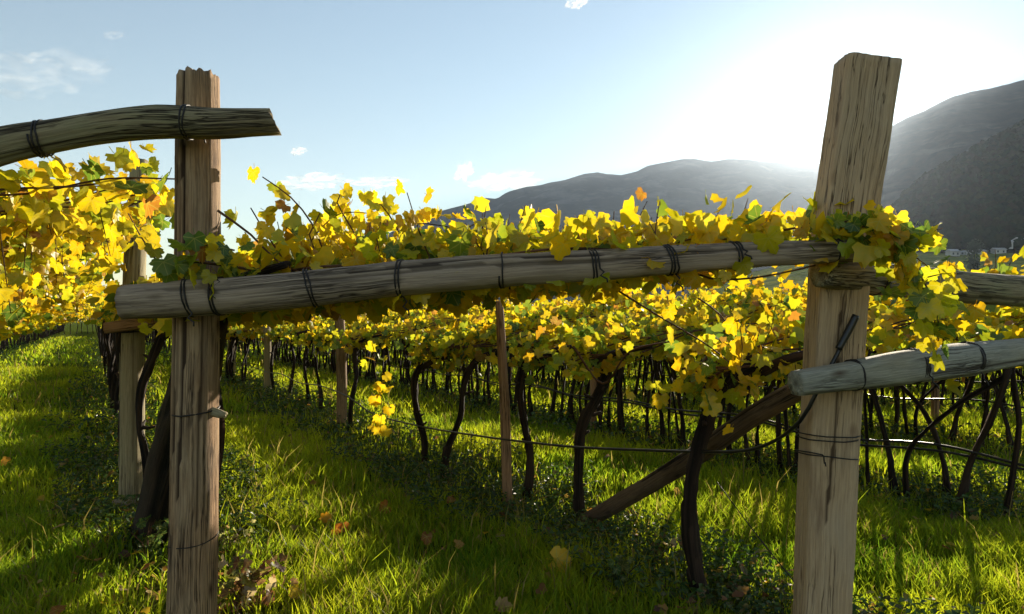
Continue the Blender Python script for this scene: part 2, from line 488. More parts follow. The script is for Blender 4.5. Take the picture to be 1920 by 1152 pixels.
M_MT1 = mountain_material('far_mountain', (0.016, 0.022, 0.020), (0.045, 0.048, 0.036), (0.36, 0.34, 0.32), 0.9, 0.0030)
M_MT2 = mountain_material('near_mountain', (0.014, 0.018, 0.012), (0.05, 0.038, 0.024), (0.28, 0.24, 0.21), 0.6, 0.005)
M_HILL = mountain_material('hill_soil', (0.010, 0.014, 0.007), (0.02, 0.018, 0.009), (0.03, 0.025, 0.016), 0.3, 0.02)
ridge('far_mountain', [(-300, 610), (300, 560), (560, 505), (700, 455), (770, 414), (800, 401), (850, 390), (888, 379), (900, 371), (932, 373), (950, 361),
      (985, 351), (1005, 350), (1025, 344), (1060, 338), (1095, 326), (1120, 323), (1140, 327), (1165, 329), (1195, 321), (1215, 311), (1245, 305),
      (1280, 298), (1300, 298), (1330, 303), (1365, 299), (1400, 299), (1440, 304), (1480, 308), (1530, 306), (1570, 312), (1640, 330), (1800, 380), (2300, 420)],
      2600, 4700, 590, 5600, 170, 0.0016, M_MT1, 'hazy blue mountain ridge with pale cliffs under the sun', jag=9, prof=0.85, seed=3)
ridge('near_mountain', [(1180, 600), (1300, 570), (1400, 500), (1480, 430), (1530, 372), (1560, 328), (1590, 300), (1640, 260), (1660, 243), (1700, 222), (1735, 208), (1765, 192),
      (1790, 180), (1820, 173), (1860, 166), (1890, 158), (1920, 150), (1990, 135), (2150, 120), (2500, 90)],
      1150, 2500, 560, 3300, 120, 0.0026, M_MT2, 'steep wooded mountain flank rising at the sun', jag=7, prof=1.0, seed=11)
ridge('wooded_hill', [(1380, 560), (1560, 470), (1620, 440), (1670, 398), (1700, 368), (1725, 345), (1760, 322), (1800, 297), (1840, 275), (1880, 256), (1920, 236), (1990, 205), (2100, 170), (2400, 120)],
      470, 820, 468, 1100, 22, 0.008, M_HILL, 'dark hill clothed in autumn forest', cols=200, rows=40, jag=2.0, prof=1.0, seed=21)

# hillside field with vineyard terraces
def build_field():
    nx, ny = 150, 90
    pxs = np.linspace(1180, 2350, nx); V = []; T = []
    for r in range(ny):
        t = r / (ny - 1); Z = 150 + (520 - 150) * t
        for p in pxs:
            y = 600 - (600 - 462) * (0.18 + 0.82 * t) * min(1, max(0, (p - 1180) / 420)) ** 0.8
            if t < 0.1: y += (0.1 - t) * 600
            h = EYE + (600 - y) / FPX * Z
            X = (p - 960) / FPX * Z
            ter = (Z * 0.055 + 0.006 * X + 0.25 * noise.noise(Vector((X * .02, Z * .02, 0)))) % 1.0
            h += 1.5 * (ter if ter < 0.8 else (1 - ter) * 4) + 0.5 * noise.noise(Vector((X * 0.3, Z * 0.3, 2)))
            h += 0.35 * math.sin(Z * 2.1 + X * 0.12)
            V.append((X, Z, max(h, -0.5)))
    F = [(r * nx + k, r * nx + k + 1, (r + 1) * nx + k + 1, (r + 1) * nx + k) for r in range(ny - 1) for k in range(nx - 1)]
    b = NB('terraced_field')
    geo = b.n('ShaderNodeNewGeometry').outputs['Position']
    n1 = b.noise(b.mapping(geo, (0.03, 0.11, 0.3)), 1.0, 6); n2 = b.noise(geo, 0.9, 5)
    c = b.mix(b.ramp(n1, [(0.38, 0.0), (0.6, 1.0)]), (0.10, 0.13, 0.03), (0.30, 0.27, 0.06))
    c = b.mix(b.ramp(n2, [(0.45, 0.0), (0.7, 0.7)]), c, (0.06, 0.085, 0.02))
    df = b.n('ShaderNodeBsdfDiffuse'); b.l(c, df.inputs[0])
    o = mesh_obj('hillside_field', mesh_np('hillside_field', V, None, F), b.surf(df.outputs[0]))
    tag(o, 'terraced vineyard slope below the wooded hill', kind='structure')
    return o
build_field()
bpy.context.view_layer.update()
_dg = bpy.context.evaluated_depsgraph_get()
def drop(names, x, y):
    """height of the highest of the named terrain sheets under x, y"""
    best = 0.0
    for nme in names:
        o = bpy.data.objects[nme]
        ok, loc, nn, k = o.ray_cast(Vector((x, y, 3000)), Vector((0, 0, -1)))
        if ok: best = max(best, loc.z)
    return best

# forest on the near hill: trees too small to pick apart
def ico():
    import bmesh
    bm = bmesh.new(); bmesh.ops.create_icosphere(bm, subdivisions=1, radius=1.0)
    v = np.array([x.co[:] for x in bm.verts]); f = np.array([[y.index for y in x.verts] for x in bm.faces]); bm.free()
    return v, f
def build_forest():
    bv, bf = ico(); Vs, Fs, Cs = [], [], []
    pal = np.array([(0.009, 0.020, 0.008), (0.012, 0.024, 0.008), (0.024, 0.026, 0.008), (0.022, 0.018, 0.008), (0.007, 0.016, 0.009), (0.017, 0.026, 0.008)])
    k = 0; tries = 0
    hill = bpy.data.objects['wooded_hill']
    while k < 5200 and tries < 14000:
        tries += 1
        p = rng.uniform(1600, 2100); Z = rng.uniform(468, 850)
        x = (p - 960) / FPX * Z
        ok, loc, nn, _ = hill.ray_cast(Vector((x, Z, 3000)), Vector((0, 0, -1)))
        if not ok or loc.z < 10: continue
        s = rng.uniform(2.2, 4.6) * (0.8 + 0.4 * (noise.noise(Vector((x * .02, Z * .02, 5))) + 0.5))
        v = bv * (1 + rng.normal(0, 0.16, bv.shape)) * np.array([s, s, s * rng.uniform(0.9, 1.5)]) + np.array([x, Z, loc.z + s * 0.7])
        Vs.append(v); Fs.append(bf + k * len(bv))
        c = pal[rng.integers(len(pal))] if noise.noise(Vector((x * .03, Z * .03, 1))) < 0.1 else pal[rng.integers(2, 4)]
        Cs.append(np.tile(np.append(c * rng.uniform(0.7, 1.3), 1), (len(bv), 1))); k += 1
    me = mesh_np('forest', np.concatenate(Vs), np.concatenate(Fs), None, smooth=False)
    add_attr(me, 'tint', np.concatenate(Cs), 'FLOAT_COLOR')
    b = NB('forest_crowns'); c = b.n('ShaderNodeAttribute', attribute_name='tint').outputs['Color']
    n = b.noise(b.n('ShaderNodeNewGeometry').outputs['Position'], 0.8, 4)
    c = b.mix(b.ramp(n, [(0.35, 0.55), (0.65, 0.0)]), c, (0.015, 0.02, 0.008))
    df = b.n('ShaderNodeBsdfDiffuse'); b.l(c, df.inputs[0])
    o = mesh_obj('forest', me, b.surf(df.outputs[0])); tag(o, 'dense autumn forest covering the dark hill', kind='stuff')
build_forest()

# village at the foot of the hill
M_PLASTER = simple_material('house_plaster', (0.50, 0.49, 0.47), 0.8, 0.2)
M_ROOF = simple_material('house_roof', (0.42, 0.40, 0.40), 0.7, 0.3)
M_DARKWIN = simple_material('house_window', (0.05, 0.055, 0.065), 0.3, 0.5)
def box_np(x0, x1, y0, y1, z0, z1):
    V = [(x0, y0, z0), (x1, y0, z0), (x1, y1, z0), (x0, y1, z0), (x0, y0, z1), (x1, y0, z1), (x1, y1, z1), (x0, y1, z1)]
    return V, [(0, 3, 2, 1), (4, 5, 6, 7), (0, 1, 5, 4), (1, 2, 6, 5), (2, 3, 7, 6), (3, 0, 4, 7)]
def house(px, Z, w_, d_, h_, rot, label, flat=False):
    w_, d_, h_ = w_ * .72, d_ * .72, h_ * .72
    x = (px - 960) / FPX * Z
    z = drop(['hillside_field', 'wooded_hill'], x, Z) - 0.6
    e = empty('village_house', (x, Z, z)); e.rotation_euler.z = rot
    tag(e, label, 'house', 'houses at the foot of the wooded hill')
    V, F = box_np(-w_ / 2, w_ / 2, -d_ / 2, d_ / 2, 0, h_)
    mesh_obj('wall', mesh_np('wall', V, None, F, False), M_PLASTER, e)
    o = 0.5; rh = 0.4 if flat else d_ * 0.32
    V = [(-w_ / 2 - o, -d_ / 2 - o, h_ + .01), (w_ / 2 + o, -d_ / 2 - o, h_ + .01), (w_ / 2 + o, d_ / 2 + o, h_ + .01), (-w_ / 2 - o, d_ / 2 + o, h_ + .01),
         (-w_ / 2 - o, 0, h_ + rh), (w_ / 2 + o, 0, h_ + rh)]
    mesh_obj('roof', mesh_np('roof', V, [(0, 4, 3), (1, 2, 5)], [(0, 1, 5, 4), (3, 4, 5, 2), (0, 3, 2, 1)], False), M_ROOF, e)
    nwin = max(2, int(w_ / 4))
    V, F = box_np(-0.6, 0.6, -0.06, 0.03, 0, 1.4)
    me = mesh_np('window', V, None, F, False); me.materials.append(M_DARKWIN)
    for k in range(nwin):
        for s in range(max(1, int(h_ / 3))):
            mesh_obj('window', me, None, e, (-w_ / 2 + (k + 0.5) * w_ / nwin, -d_ / 2 - 0.005, 1.0 + 2.8 * s))
house(1786, 452, 9, 7, 4.5, 0.15, 'long low white house, leftmost of the far village')
house(1799, 455, 6, 5, 3.4, -0.2, 'small white shed beside the leftmost village house')
house(1815, 462, 8, 6, 4.2, 0.1, 'low white house at the middle of the far village', True)
house(1840, 466, 7, 6, 3.4, 0.3, 'small grey white house before the forest edge')
house(1872, 468, 11, 6, 4.2, 0.05, 'wide white house with an annex near the forest edge')
house(1888, 472, 8, 7, 6.4, -0.35, 'tall white house standing high in the far village')
house(1912, 474, 9, 8, 7.5, 0.4, 'tallest white gabled house, rightmost of the far village')

def small_tree(px, Z, h_, label, name='field_tree'):
    x = (px - 960) / FPX * Z; z = drop(['hillside_field'], x, Z) - 0.3
    e = empty(name, (x, Z, z)); tag(e, label, 'tree')
    V, F, F3, W = tube_np([Vector((0, 0, 0)), Vector((0.1, 0, h_ * 0.3)), Vector((0, 0.1, h_ * 0.6))], [h_ * .03, h_ * .025, h_ * .015], 6)
    me = mesh_np('trunk', V, F3, F); add_attr(me, 'wood', W); mesh_obj('trunk', me, M_BARK, e)
    n = 260
    c = rng.normal(0, 1, (n, 3)) * np.array([h_ * .15, h_ * .15, h_ * .2]) + np.array([0, 0, h_ * .62])
    sz = h_ * 0.07
    a = rng.normal(0, 1, (n, 3)); a /= np.linalg.norm(a, axis=1)[:, None]; b_ = np.cross(a, rng.normal(0, 1, (n, 3))); b_ /= np.linalg.norm(b_, axis=1)[:, None]
    V = np.stack([c + a * sz, c + b_ * sz, c - a * sz, c - b_ * sz], 1).reshape(-1, 3)
    F = np.arange(n * 4).reshape(n, 4)
    me = mesh_np('crown', V, None, F, False)
    t = np.tile([0.035, 0.05, 0.02, 1.0], (n * 4, 1)); add_attr(me, 'tint', t, 'FLOAT_COLOR')
    mesh_obj('crown', me, M_COVER, e)['kind'] = 'stuff'
small_tree(1826, 330, 9.5, 'thin dark tree standing in the terraced field')
small_tree(1850, 345, 5, 'round dark bush to the right of the thin field tree')
small_tree(1827, 440, 12, 'dark tree between the low white village houses')

# the valley air
def build_haze():
    V, F = box_np(-6400, 6400, -6300, 6400, -1.6, 1330)
    o = mesh_obj('haze', mesh_np('haze', V, None, F, False)); tag(o, 'pale valley haze', kind='stuff')
    b = NB('valley_haze')
    air = b.n('ShaderNodeVolumePrincipled'); air.inputs['Color'].default_value = (0.62, 0.78, 1.0, 1)
    air.inputs['Density'].default_value = 0.00006; air.inputs['Anisotropy'].default_value = 0.1
    dust = b.n('ShaderNodeVolumePrincipled'); dust.inputs['Color'].default_value = (1.0, 0.95, 0.88, 1)
    dust.inputs['Density'].default_value = 0.0000044; dust.inputs['Anisotropy'].default_value = 0.84
    add = b.n('ShaderNodeAddShader'); b.l(air.outputs[0], add.inputs[0]); b.l(dust.outputs[0], add.inputs[1])
    b.l(add.outputs[0], b.out.inputs['Volume'])
    o.data.materials.append(b.m)
build_haze()

# thin clouds, far beyond the haze
def cloud(px, py, w_, h_, Z, label, seed, dens=0.5):
    import bmesh
    bm = bmesh.new(); bmesh.ops.create_icosphere(bm, subdivisions=4, radius=1.0)
    s = Z / FPX
    for v in bm.verts:
        q = 1 + 0.55 * noise.fractal(Vector((v.co.x * 2.2 + seed, v.co.y * 1.5, v.co.z * 1.6)), 0.8, 2.2, 5)
        v.co = Vector((v.co.x * w_ * s * 0.5 * q, v.co.y * w_ * s * 0.3 * q, v.co.z * h_ * s * 0.5 * q + 0.18 * h_ * s * v.co.x))
    me = bpy.data.meshes.new('cloud'); bm.to_mesh(me); bm.free()
    for f in me.polygons: f.use_smooth = True
    o = mesh_obj('cloud', me); o.location = P(px, py, Z)
    b = NB('cloud_vapour')
    tc = b.n('ShaderNodeTexCoord').outputs['Object']
    n = b.noise(b.mapping(tc, (4.0 / (w_ * s), 4.0 / (w_ * s), 3.0 / (h_ * s)), (seed, 0, 0)), 1.0, 4, 0.5)
    lw = b.n('ShaderNodeLayerWeight'); lw.inputs[0].default_value = 0.5
    fac = b.math('MULTIPLY', b.ramp(lw.outputs['Facing'], [(0.15, 1.0), (0.8, 0.0)]), b.ramp(n, [(0.32, 0.0), (0.75, 1.0)]))
    fac = b.math('MULTIPLY', fac, dens)
    tp = b.n('ShaderNodeBsdfTransparent'); df = b.n('ShaderNodeBsdfDiffuse'); df.inputs[0].default_value = (0.95, 0.95, 0.95, 1)
    tl = b.n('ShaderNodeBsdfTranslucent'); tl.inputs[0].default_value = (0.95, 0.95, 0.95, 1)
    m0 = b.n('ShaderNodeMixShader'); m0.inputs[0].default_value = 0.5; b.l(df.outputs[0], m0.inputs[1]); b.l(tl.outputs[0], m0.inputs[2])
    m = b.n('ShaderNodeMixShader'); b.l(fac, m.inputs[0]); b.l(tp.outputs[0], m.inputs[1]); b.l(m0.outputs[0], m.inputs[2])
    me.materials.append(b.surf(m.outputs[0]))
    tag(o, label, 'cloud', 'thin clouds above the vineyard')
cloud(70, 138, 230, 60, 9000, 'wispy white cloud high above the arched beam', 1.3, 0.15)
cloud(592, 341, 120, 26, 9000, 'flat bright cloud low over the tallest vine shoots', 4.1)
cloud(714, 341, 90, 16, 9000, 'thin flat cloud low between two other clouds', 7.7)
cloud(870, 322, 36, 34, 9000, 'small round cloud above the far mountain end', 2.2)
cloud(950, 340, 120, 34, 9000, 'white cloud resting over the left end of the ridge', 5.5)
cloud(558, 284, 30, 14, 9000, 'tiny faint cloud beside the arched beam end', 3.4)
cloud(1078, 6, 40, 18, 9000, 'small white cloud at the top of the sky', 6.6)
cloud(214, 66, 36, 12, 9000, 'faint tiny cloud above the left post', 8.2, .12)

# ------------------------------------------------------------------ the timber frame
ZL, ZR = 3.0, 3.1
def px_path(rows):
    return [P(*r) for r in rows]

# left end post: base hidden in the grass
t = log_thing('end_post', 'tall round weathered brown post with a ragged split top', 'post',
              [P(357, 1310, ZL), P(361, 1100, ZL), P(366, 800, ZL), P(370, 500, ZL), P(371, 300, ZL), P(372, 142, ZL)],
              [.098, .096, .091, .089, .087, .083], M_POST_L, 'end posts of the pergola', nseg=56, step=.03, rough=.004, lump=.05, grooves=8, gdepth=.011, jag=(.0, .009), seed=3, power=2.6)
LEFT_POST = t
tie(t, P(367, 770, ZL), (0.02, 0, 1), .093, 1.2, .008, .0035, 1)
tie(t, P(363, 1010, ZL), (0.02, 0, 1), .096, 1.1, .006, .0025, 2, False)
# peg
me = log_mesh('peg', [P(398, 772, ZL - .02), P(412, 776, ZL - .03), P(424, 778, ZL - .03)], [.022, .02, .012], 10, .01, .001, .1, seed=5)
mesh_obj('peg', me, M_POST_G, t)

# right end post: leaning slab
t = log_thing('end_post', 'wide sawn leaning post with a long crack up its face', 'post',
              [P(1530, 1330, ZR), P(1541, 1150, ZR), P(1553, 850, ZR), P(1570, 560, ZR), P(1586, 390, ZR), P(1626, 118, ZR)],
              [.109, .107, .111, .113, .118, .122], M_POST_R, 'end posts of the pergola', nseg=64, step=.03, rough=.003, lump=.025, grooves=2, gdepth=.012,
              power=10.0, aspect=0.72, side=(0, 1, 0), jag=(.0, .0035), seed=12)
RIGHT_POST = t
tie(t, P(1551, 816, ZR), (0.05, 0, 1), .125, 1.6, .03, .003, 3)
tie(t, P(1550, 853, ZR), (0.03, 0, 1), .125, 1.3, .01, .003, 4)

def beam(label, rows, radii_px, mat, ties=(), group='beams lashed to the posts', cat='beam', **kw):
    pts = px_path(rows)
    rad = [r / FPX * row[2] for r, row in zip(radii_px, rows)]
    t = log_thing('pergola_beam', label, cat, pts, rad, mat, group, **kw)
    P_, par = smooth_path(pts, .02)
    for k, (px, turns) in enumerate(ties):
        xs = [FPX * p.x / p.y + 960 for p in P_]
        i = min(range(len(P_)), key=lambda q: abs(xs[q] - px))
        ax = (P_[min(i + 1, len(P_) - 1)] - P_[max(i - 1, 0)])
        r = float(np.interp(par[i], np.arange(len(rad)), rad))
        tie(t, P_[i], ax, r, turns, 0.022 * turns * .6, .0038, k + int(px))
    return t
MAIN = beam('long grey weathered beam lashed across both end posts',
     [(232, 566, 2.78), (330, 561, 2.79), (480, 551, 2.79), (640, 534, 2.8), (800, 518, 2.81), (960, 506, 2.83), (1120, 498, 2.85), (1280, 486, 2.87), (1450, 476, 2.89), (1620, 470, 2.9)],
     [31, 33, 34, 33.5, 32.5, 31, 29, 26.5, 23.5, 20], M_BEAM, [(352, 1.6), (408, 2.4), (584, 2.4), (757, 1.5), (941, 1.4), (1106, 2.2), (1256, 2.4), (1376, 2.2), (1562, 1.2)],
     nseg=40, step=.025, rough=.004, lump=.07, grooves=12, gdepth=.009, jag=(.004, .01), seed=31, lump2=.02, power=2.4)
beam('arched mossy beam crossing high on the ragged post',
     [(-330, 372, 2.46), (-150, 322, 2.55), (0, 276, 2.64), (100, 256, 2.70), (200, 238, 2.76), (300, 229, 2.80), (400, 232, 2.82), (470, 230, 2.83), (514, 229, 2.85)],
     [36, 35, 33, 30, 30, 31, 28, 26, 25], M_BEAM_U, [(76, 2.6), (350, 2.0)], nseg=40, step=.025, rough=.004, lump=.09, grooves=7, gdepth=.01, jag=(.004, .006), seed=41, power=2.3, slant=(0, -.02), side=(0, 0, 1))
beam('dark beam leaving the leaning post under the vine leaves',
     [(1540, 514, 2.94), (1620, 521, 3.1), (1740, 532, 3.4), (1860, 543, 3.75), (1960, 548, 4.1), (2150, 556, 4.9)],
     [24, 29, 29, 29, 29, 26], M_BEAM_U, [(1638, 2.2)], nseg=40, step=.03, rough=.004, lump=.05, grooves=7, gdepth=.011, jag=(.005, .01), seed=53, power=2.6)
beam('silvery lower beam lashed to the leaning post',
     [(1492, 719, 2.86), (1600, 704, 2.94), (1690, 690, 3.1), (1800, 675, 3.4), (1920, 660, 3.85), (2150, 640, 4.9)],
     [23, 27, 31, 31, 25, 22], M_BEAM_B, [(1600, 1.2), (1708, 2.6), (1812, 2.6)], nseg=40, step=.03, rough=.003, lump=.06, grooves=3, gdepth=.006, jag=(.004, .01), seed=61, power=2.8)

# leaning braces
t = log_thing('brace_log', 'slanting brace log from the leaning post down to the grass', 'brace',
              [P(1530, 715, 3.28), P(1420, 775, 3.75), P(1300, 858, 4.4), P(1190, 925, 5.0), P(1085, 985, 5.5)], [.046, .058, .062, .062, .06], M_BRACE, 'braces behind the end posts',
              nseg=28, step=.05, rough=.006, lump=.08, grooves=5, gdepth=.012, seed=71)
t = log_thing('brace_log', 'thick dark brace log leaning behind the ragged post', 'brace',
              [P(392, 590, 3.3), P(364, 720, 3.75), P(332, 850, 4.4), P(300, 1000, 4.95), P(292, 1040, 5.0)], [.09, .125, .16, .185, .19], M_BARK, 'braces behind the end posts',
              nseg=28, step=.05, rough=.008, lump=.10, grooves=5, gdepth=.014, seed=72)

# second post of the left row with its own cross pieces and footing
t = log_thing('row_post', 'grey post with a stone footing behind the ragged post', 'post',
              [P(246, 985, 5.7), P(247, 800, 5.7), P(249, 600, 5.7), P(256, 420, 5.7), P(262, 300, 5.7)], [.086, .086, .082, .072, .06], M_POST_G, 'posts standing within the rows',
              nseg=32, step=.05, rough=.004, lump=.03, grooves=5, gdepth=.01, seed=81, power=3.2)
V, F = box_np(-.12, .12, -.12, .12, 0, .15)
fm = log_mesh('footing', [P(243, 985, 5.68), P(243, 935, 5.68)], [.115, .105], 20, .03, .004, .05, seed=4, power=5, side=(1, 0, 0))
mesh_obj('footing', fm, simple_material('stone_footing', (0.26, 0.22, 0.16), .9, .2), t)
tie(t, P(248, 618, 5.7), (0, 0, 1), .086, 2.2, .05, .006, 11)
b2 = beam('pale cross piece at waist of the grey post', [(198, 616, 5.55), (260, 607, 5.58), (340, 594, 5.6), (520, 572, 5.7)], [10, 11, 11, 10], M_STAKE, (), seed=91, nseg=20, power=4, step=.08)
b3 = beam('thin upper cross piece between the left posts', [(30, 452, 5.2), (258, 405, 5.55), (340, 397, 5.6), (400, 391, 5.65)], [11, 10, 9, 9], M_POST_G, (), seed=92, nseg=20, step=.08)

# stakes and posts along the rows (pixel of foot, pixel of head, depth)
def stake(label, foot, head, Z, r0, r1, mat, seed):
    return log_thing('row_post', label, 'post', [P(foot[0], foot[1] + 12, Z), P((foot[0] + head[0]) / 2 + 2, (foot[1] + head[1]) / 2, Z), P(head[0], head[1], Z)],
                     [r0, r0 * .97, r1], mat, 'posts standing within the rows', nseg=20, step=.08, rough=.004, lump=.05, grooves=3, gdepth=.007, seed=seed, power=2.8, jag=(0, .01))
stake('thin straight brown stake between the two nearest vine trunks', (952, 945), (936, 566), 5.94, .045, .033, M_STAKE, 101)
stake('thick dark post farther along the stake row', (641, 795), (636, 585), 10.4, .078, .075, M_POST_L, 102)
stake('slender grey post left of the thick dark row post', (501, 735), (499, 590), 15.0, .075, .07, M_POST_G, 103)
stake('pale grey post close beside the ragged post, far down the row', (433, 706), (432, 600), 19.5, .11, .10, M_POST_G, 104)
stake('short pale stake in the row behind the curved trunk', (1112, 806), (1110, 690), 9.9, .045, .04, M_STAKE, 105)
stake('slim stake far to the right behind the silvery beam', (1753, 800), (1750, 640), 10.3, .05, .045, M_STAKE, 106)

# ------------------------------------------------------------------ leaves
def leaf_outline(seed, n_teeth=2):
    rnd = random.Random(seed)
    # (angle from tip, radius) of one half, lobes and bays of a vine leaf
    half = [(0, 1.0), (9, .86), (15, .91), (26, .70), (36, .80), (46, .95), (55, .82), (63, .87), (76, .68), (88, .78), (100, .84), (112, .73), (124, .75), (146, .61), (166, .26)]
    pts = []
    for sgn in (1, -1):
        h = half if sgn == 1 else half[1:][::-1]
        for a, r in h:
            rr = r * rnd.uniform(.9, 1.1)
            th = R(a + rnd.uniform(-3, 3)) * sgn
            pts.append((math.sin(th) * rr, math.cos(th) * rr))
    return pts

def leaf_mesh(seed, coarse=False):
    rnd = random.Random(seed)
    o = leaf_outline(seed)
    if coarse: o = [o[i] for i in (0, 3, 5, 8, 10, 13, 15, 18, 20, 23, 26)] if len(o) > 26 else o[::3]
    curl = rnd.uniform(-.75, .45); fold = rnd.uniform(.0, .75); tw = rnd.uniform(-.3, .3); wav = rnd.uniform(.03, .1)
    def z(x, y):
        return fold * abs(x) * .6 + curl * (x * x + y * y) * .5 + tw * x * y + wav * math.sin(5 * x + seed) * math.cos(4 * y)
    V = [(0, 0, 0)]; XY = [(0, 0, 0)]
    if not coarse:
        V += [(x * .55, y * .55, z(x * .55, y * .55)) for x, y in o]; XY += [(x * .55, y * .55, 0) for x, y in o]
    k0 = len(V)
    V += [(x, y, z(x, y) + rnd.uniform(-.03, .03)) for x, y in o]; XY += [(x, y, 0) for x, y in o]
    n = len(o); F3, F4 = [], []
    if coarse:
        F3 = [(0, 1 + (i + 1) % n, 1 + i) for i in range(n)]
    else:
        # inner ring thinned to the outline, then the toothed rim
        F3 = [(0, 1 + (i + 1) % n, 1 + i) for i in range(n)]
        F4 = [(1 + i, 1 + (i + 1) % n, k0 + (i + 1) % n, k0 + i) for i in range(n)]
    if not coarse:                      # stalk
        b0 = len(V)
        for (px_, py_, pz_, r_) in ((0, 0, 0, .022), (0.03, -.35, -.05, .02), (0, -.75, .05, .024)):
            for q in range(3):
                V.append((px_ + r_ * math.cos(q * 2.1), py_, pz_ + r_ * math.sin(q * 2.1))); XY.append((9, -9, 0))
        for s in range(2):
            for q in range(3):
                F4.append((b0 + s * 3 + q, b0 + s * 3 + (q + 1) % 3, b0 + s * 3 + 3 + (q + 1) % 3, b0 + s * 3 + 3 + q))
    return np.array(V, dtype=float), np.array(F3), np.array(F4) if F4 else None, np.array(XY, dtype=float)

LEAVES = []
for s in range(9):
    V, F3, F4, XY = leaf_mesh(100 + s)
    me = mesh_np('leaf', V * .5, F3, F4); add_attr(me, 'leafxy', XY); me.materials.append(M_LEAF); LEAVES.append(me)
COARSE = [leaf_mesh(300 + s, True) for s in range(6)]

YELL = [(.80, .53, .010), (.84, .60, .014), (.72, .50, .012), (.82, .63, .03), (.64, .54, .014), (.55, .53, .018), (.74, .44, .012)]
LIME = [(.42, .45, .02), (.34, .40, .022), (.50, .46, .02)]
GREEN = [(.15, .24, .03), (.20, .28, .03), (.11, .19, .03), (.26, .33, .03)]
RUST = [(.60, .30, .02), (.46, .20, .03), (.40, .22, .05), (.66, .36, .02)]
def leaf_tint(rnd, g, rust=.03):
    r = rnd.random()
    if r < g * .55: c = rnd.choice(GREEN)
    elif r < g: c = rnd.choice(LIME)
    elif r < g + rust: c = rnd.choice(RUST)
    else: c = rnd.choice(YELL)
    k = rnd.uniform(.82, 1.12)
    return tuple(min(.92, x * k) for x in c)

def leaf_frame(rnd, droop=.8, up=.55, face=None):
    n = Vector((rnd.gauss(0, 1), rnd.gauss(0, 1), rnd.gauss(0, .6))); n.normalize()
    n = n * .8 + Vector((0, 0, up))
    if face is not None: n += face
    n.normalize()
    t = Vector((rnd.gauss(0, .7), rnd.gauss(0, .7), -droop)); t = t - n * t.dot(n)
    t = t.normalized() if t.length > 1e-3 else n.orthogonal().normalized()
    return t, n

def leaves_along(rnd, pts, step, size, g, spread=.07, droop=.8, up=.45, rust=.05, start=0.0, face=None):
    path, par = smooth_path(pts, step)
    out = []
    for i, c in enumerate(path):
        if i / max(1, len(path) - 1) < start: continue
        t, n = leaf_frame(rnd, droop, up, face)
        s = rnd.uniform(*size)
        gs = lambda sd: max(-1.4, min(1.4, rnd.gauss(0, 1))) * sd
        off = Vector((gs(spread), gs(spread), gs(spread * .7) - .01))
        out.append((c + off, t, n, s, leaf_tint(rnd, g, rust)))
    return out

def gen_vine(rnd, h0, h1, L, e1, ncanes=9, step=.034, up=(.1, .3), n_up=9, down=(.1, .3), n_down=5, ghi=.42, glo=.12, size=(.085, .15), smin=0.0, back=.5, spread=.09, ysp=.48):
    """canes (point lists) and leaves of one vine, about its foot; canes run up the slanted pergola roof along e1"""
    e2 = D
    canes, leaves = [], []
    def roof(s): return h0 + (h1 - h0) * max(0, s) / L
    for c in range(ncanes):
        yo = (c / max(1, ncanes - 1) - .5) * 2 * ysp + rnd.uniform(-.08, .08)
        ll = L * rnd.uniform(.82, 1.04)
        pts = []
        for k in range(7):
            f = k / 6
            s = smin + (ll - smin) * f
            p = e1 * s + e2 * (yo * min(1, .25 + f * 2.2) + rnd.uniform(-.06, .06)) + Vector((0, 0, roof(s) + rnd.uniform(-.05, .06)))
            pts.append(p)
        canes.append((pts, .0075))
        path, par = smooth_path(pts, step)
        for i, q in enumerate(path):
            f = i / len(path)
            g = ghi + (glo - ghi) * min(1, f * 1.5)
            t, n = leaf_frame(rnd, .8, .45)
            gs = lambda sd: max(-1.5, min(1.5, rnd.gauss(0, 1))) * sd
            off = Vector((gs(spread), gs(spread), gs(.085)))
            leaves.append((q + off, t, n, rnd.uniform(size[0] * .7, size[1] * 1.12), leaf_tint(rnd, g)))
    for k in range(n_up):
        c = rnd.choice(canes[:ncanes])[0]; b = c[rnd.randrange(1, len(c))]
        hgt = rnd.uniform(*up)
        d = Vector((rnd.uniform(-.35, .35), rnd.uniform(-.35, .35), 1)) * hgt
        pts = [b, b + d * .5 + Vector((rnd.uniform(-.03, .03), 0, 0)), b + d]
        canes.append((pts, .0035))
        leaves += leaves_along(rnd, pts, .035, (size[0] * .8, size[1] * .95), glo * 1.2, .06, .6, .3)
    for k in range(n_down):
        c = rnd.choice(canes[:ncanes])[0]; b = c[rnd.randrange(0, len(c) - 1)]
        hgt = rnd.uniform(*down)
        d = Vector((rnd.uniform(-.3, .3), rnd.uniform(-.3, .3), -1)) * hgt
        pts = [b, b + d * .5, b + d]
        canes.append((pts, .003))
        leaves += leaves_along(rnd, pts, .055, size, ghi, .07, 1.0, .25)
    for k in range(int(back * 10)):   # short spurs on the low side, round the head
        b = Vector((0, 0, h0)); d = -e1 * rnd.uniform(.05, .45) + e2 * rnd.uniform(-.45, .45) + Vector((0, 0, rnd.uniform(-.15, .3)))
        leaves += leaves_along(rnd, [b, b + d * .6, b + d], .08, size, ghi + .1, .08, .9, .3, start=.2)
    return canes, leaves

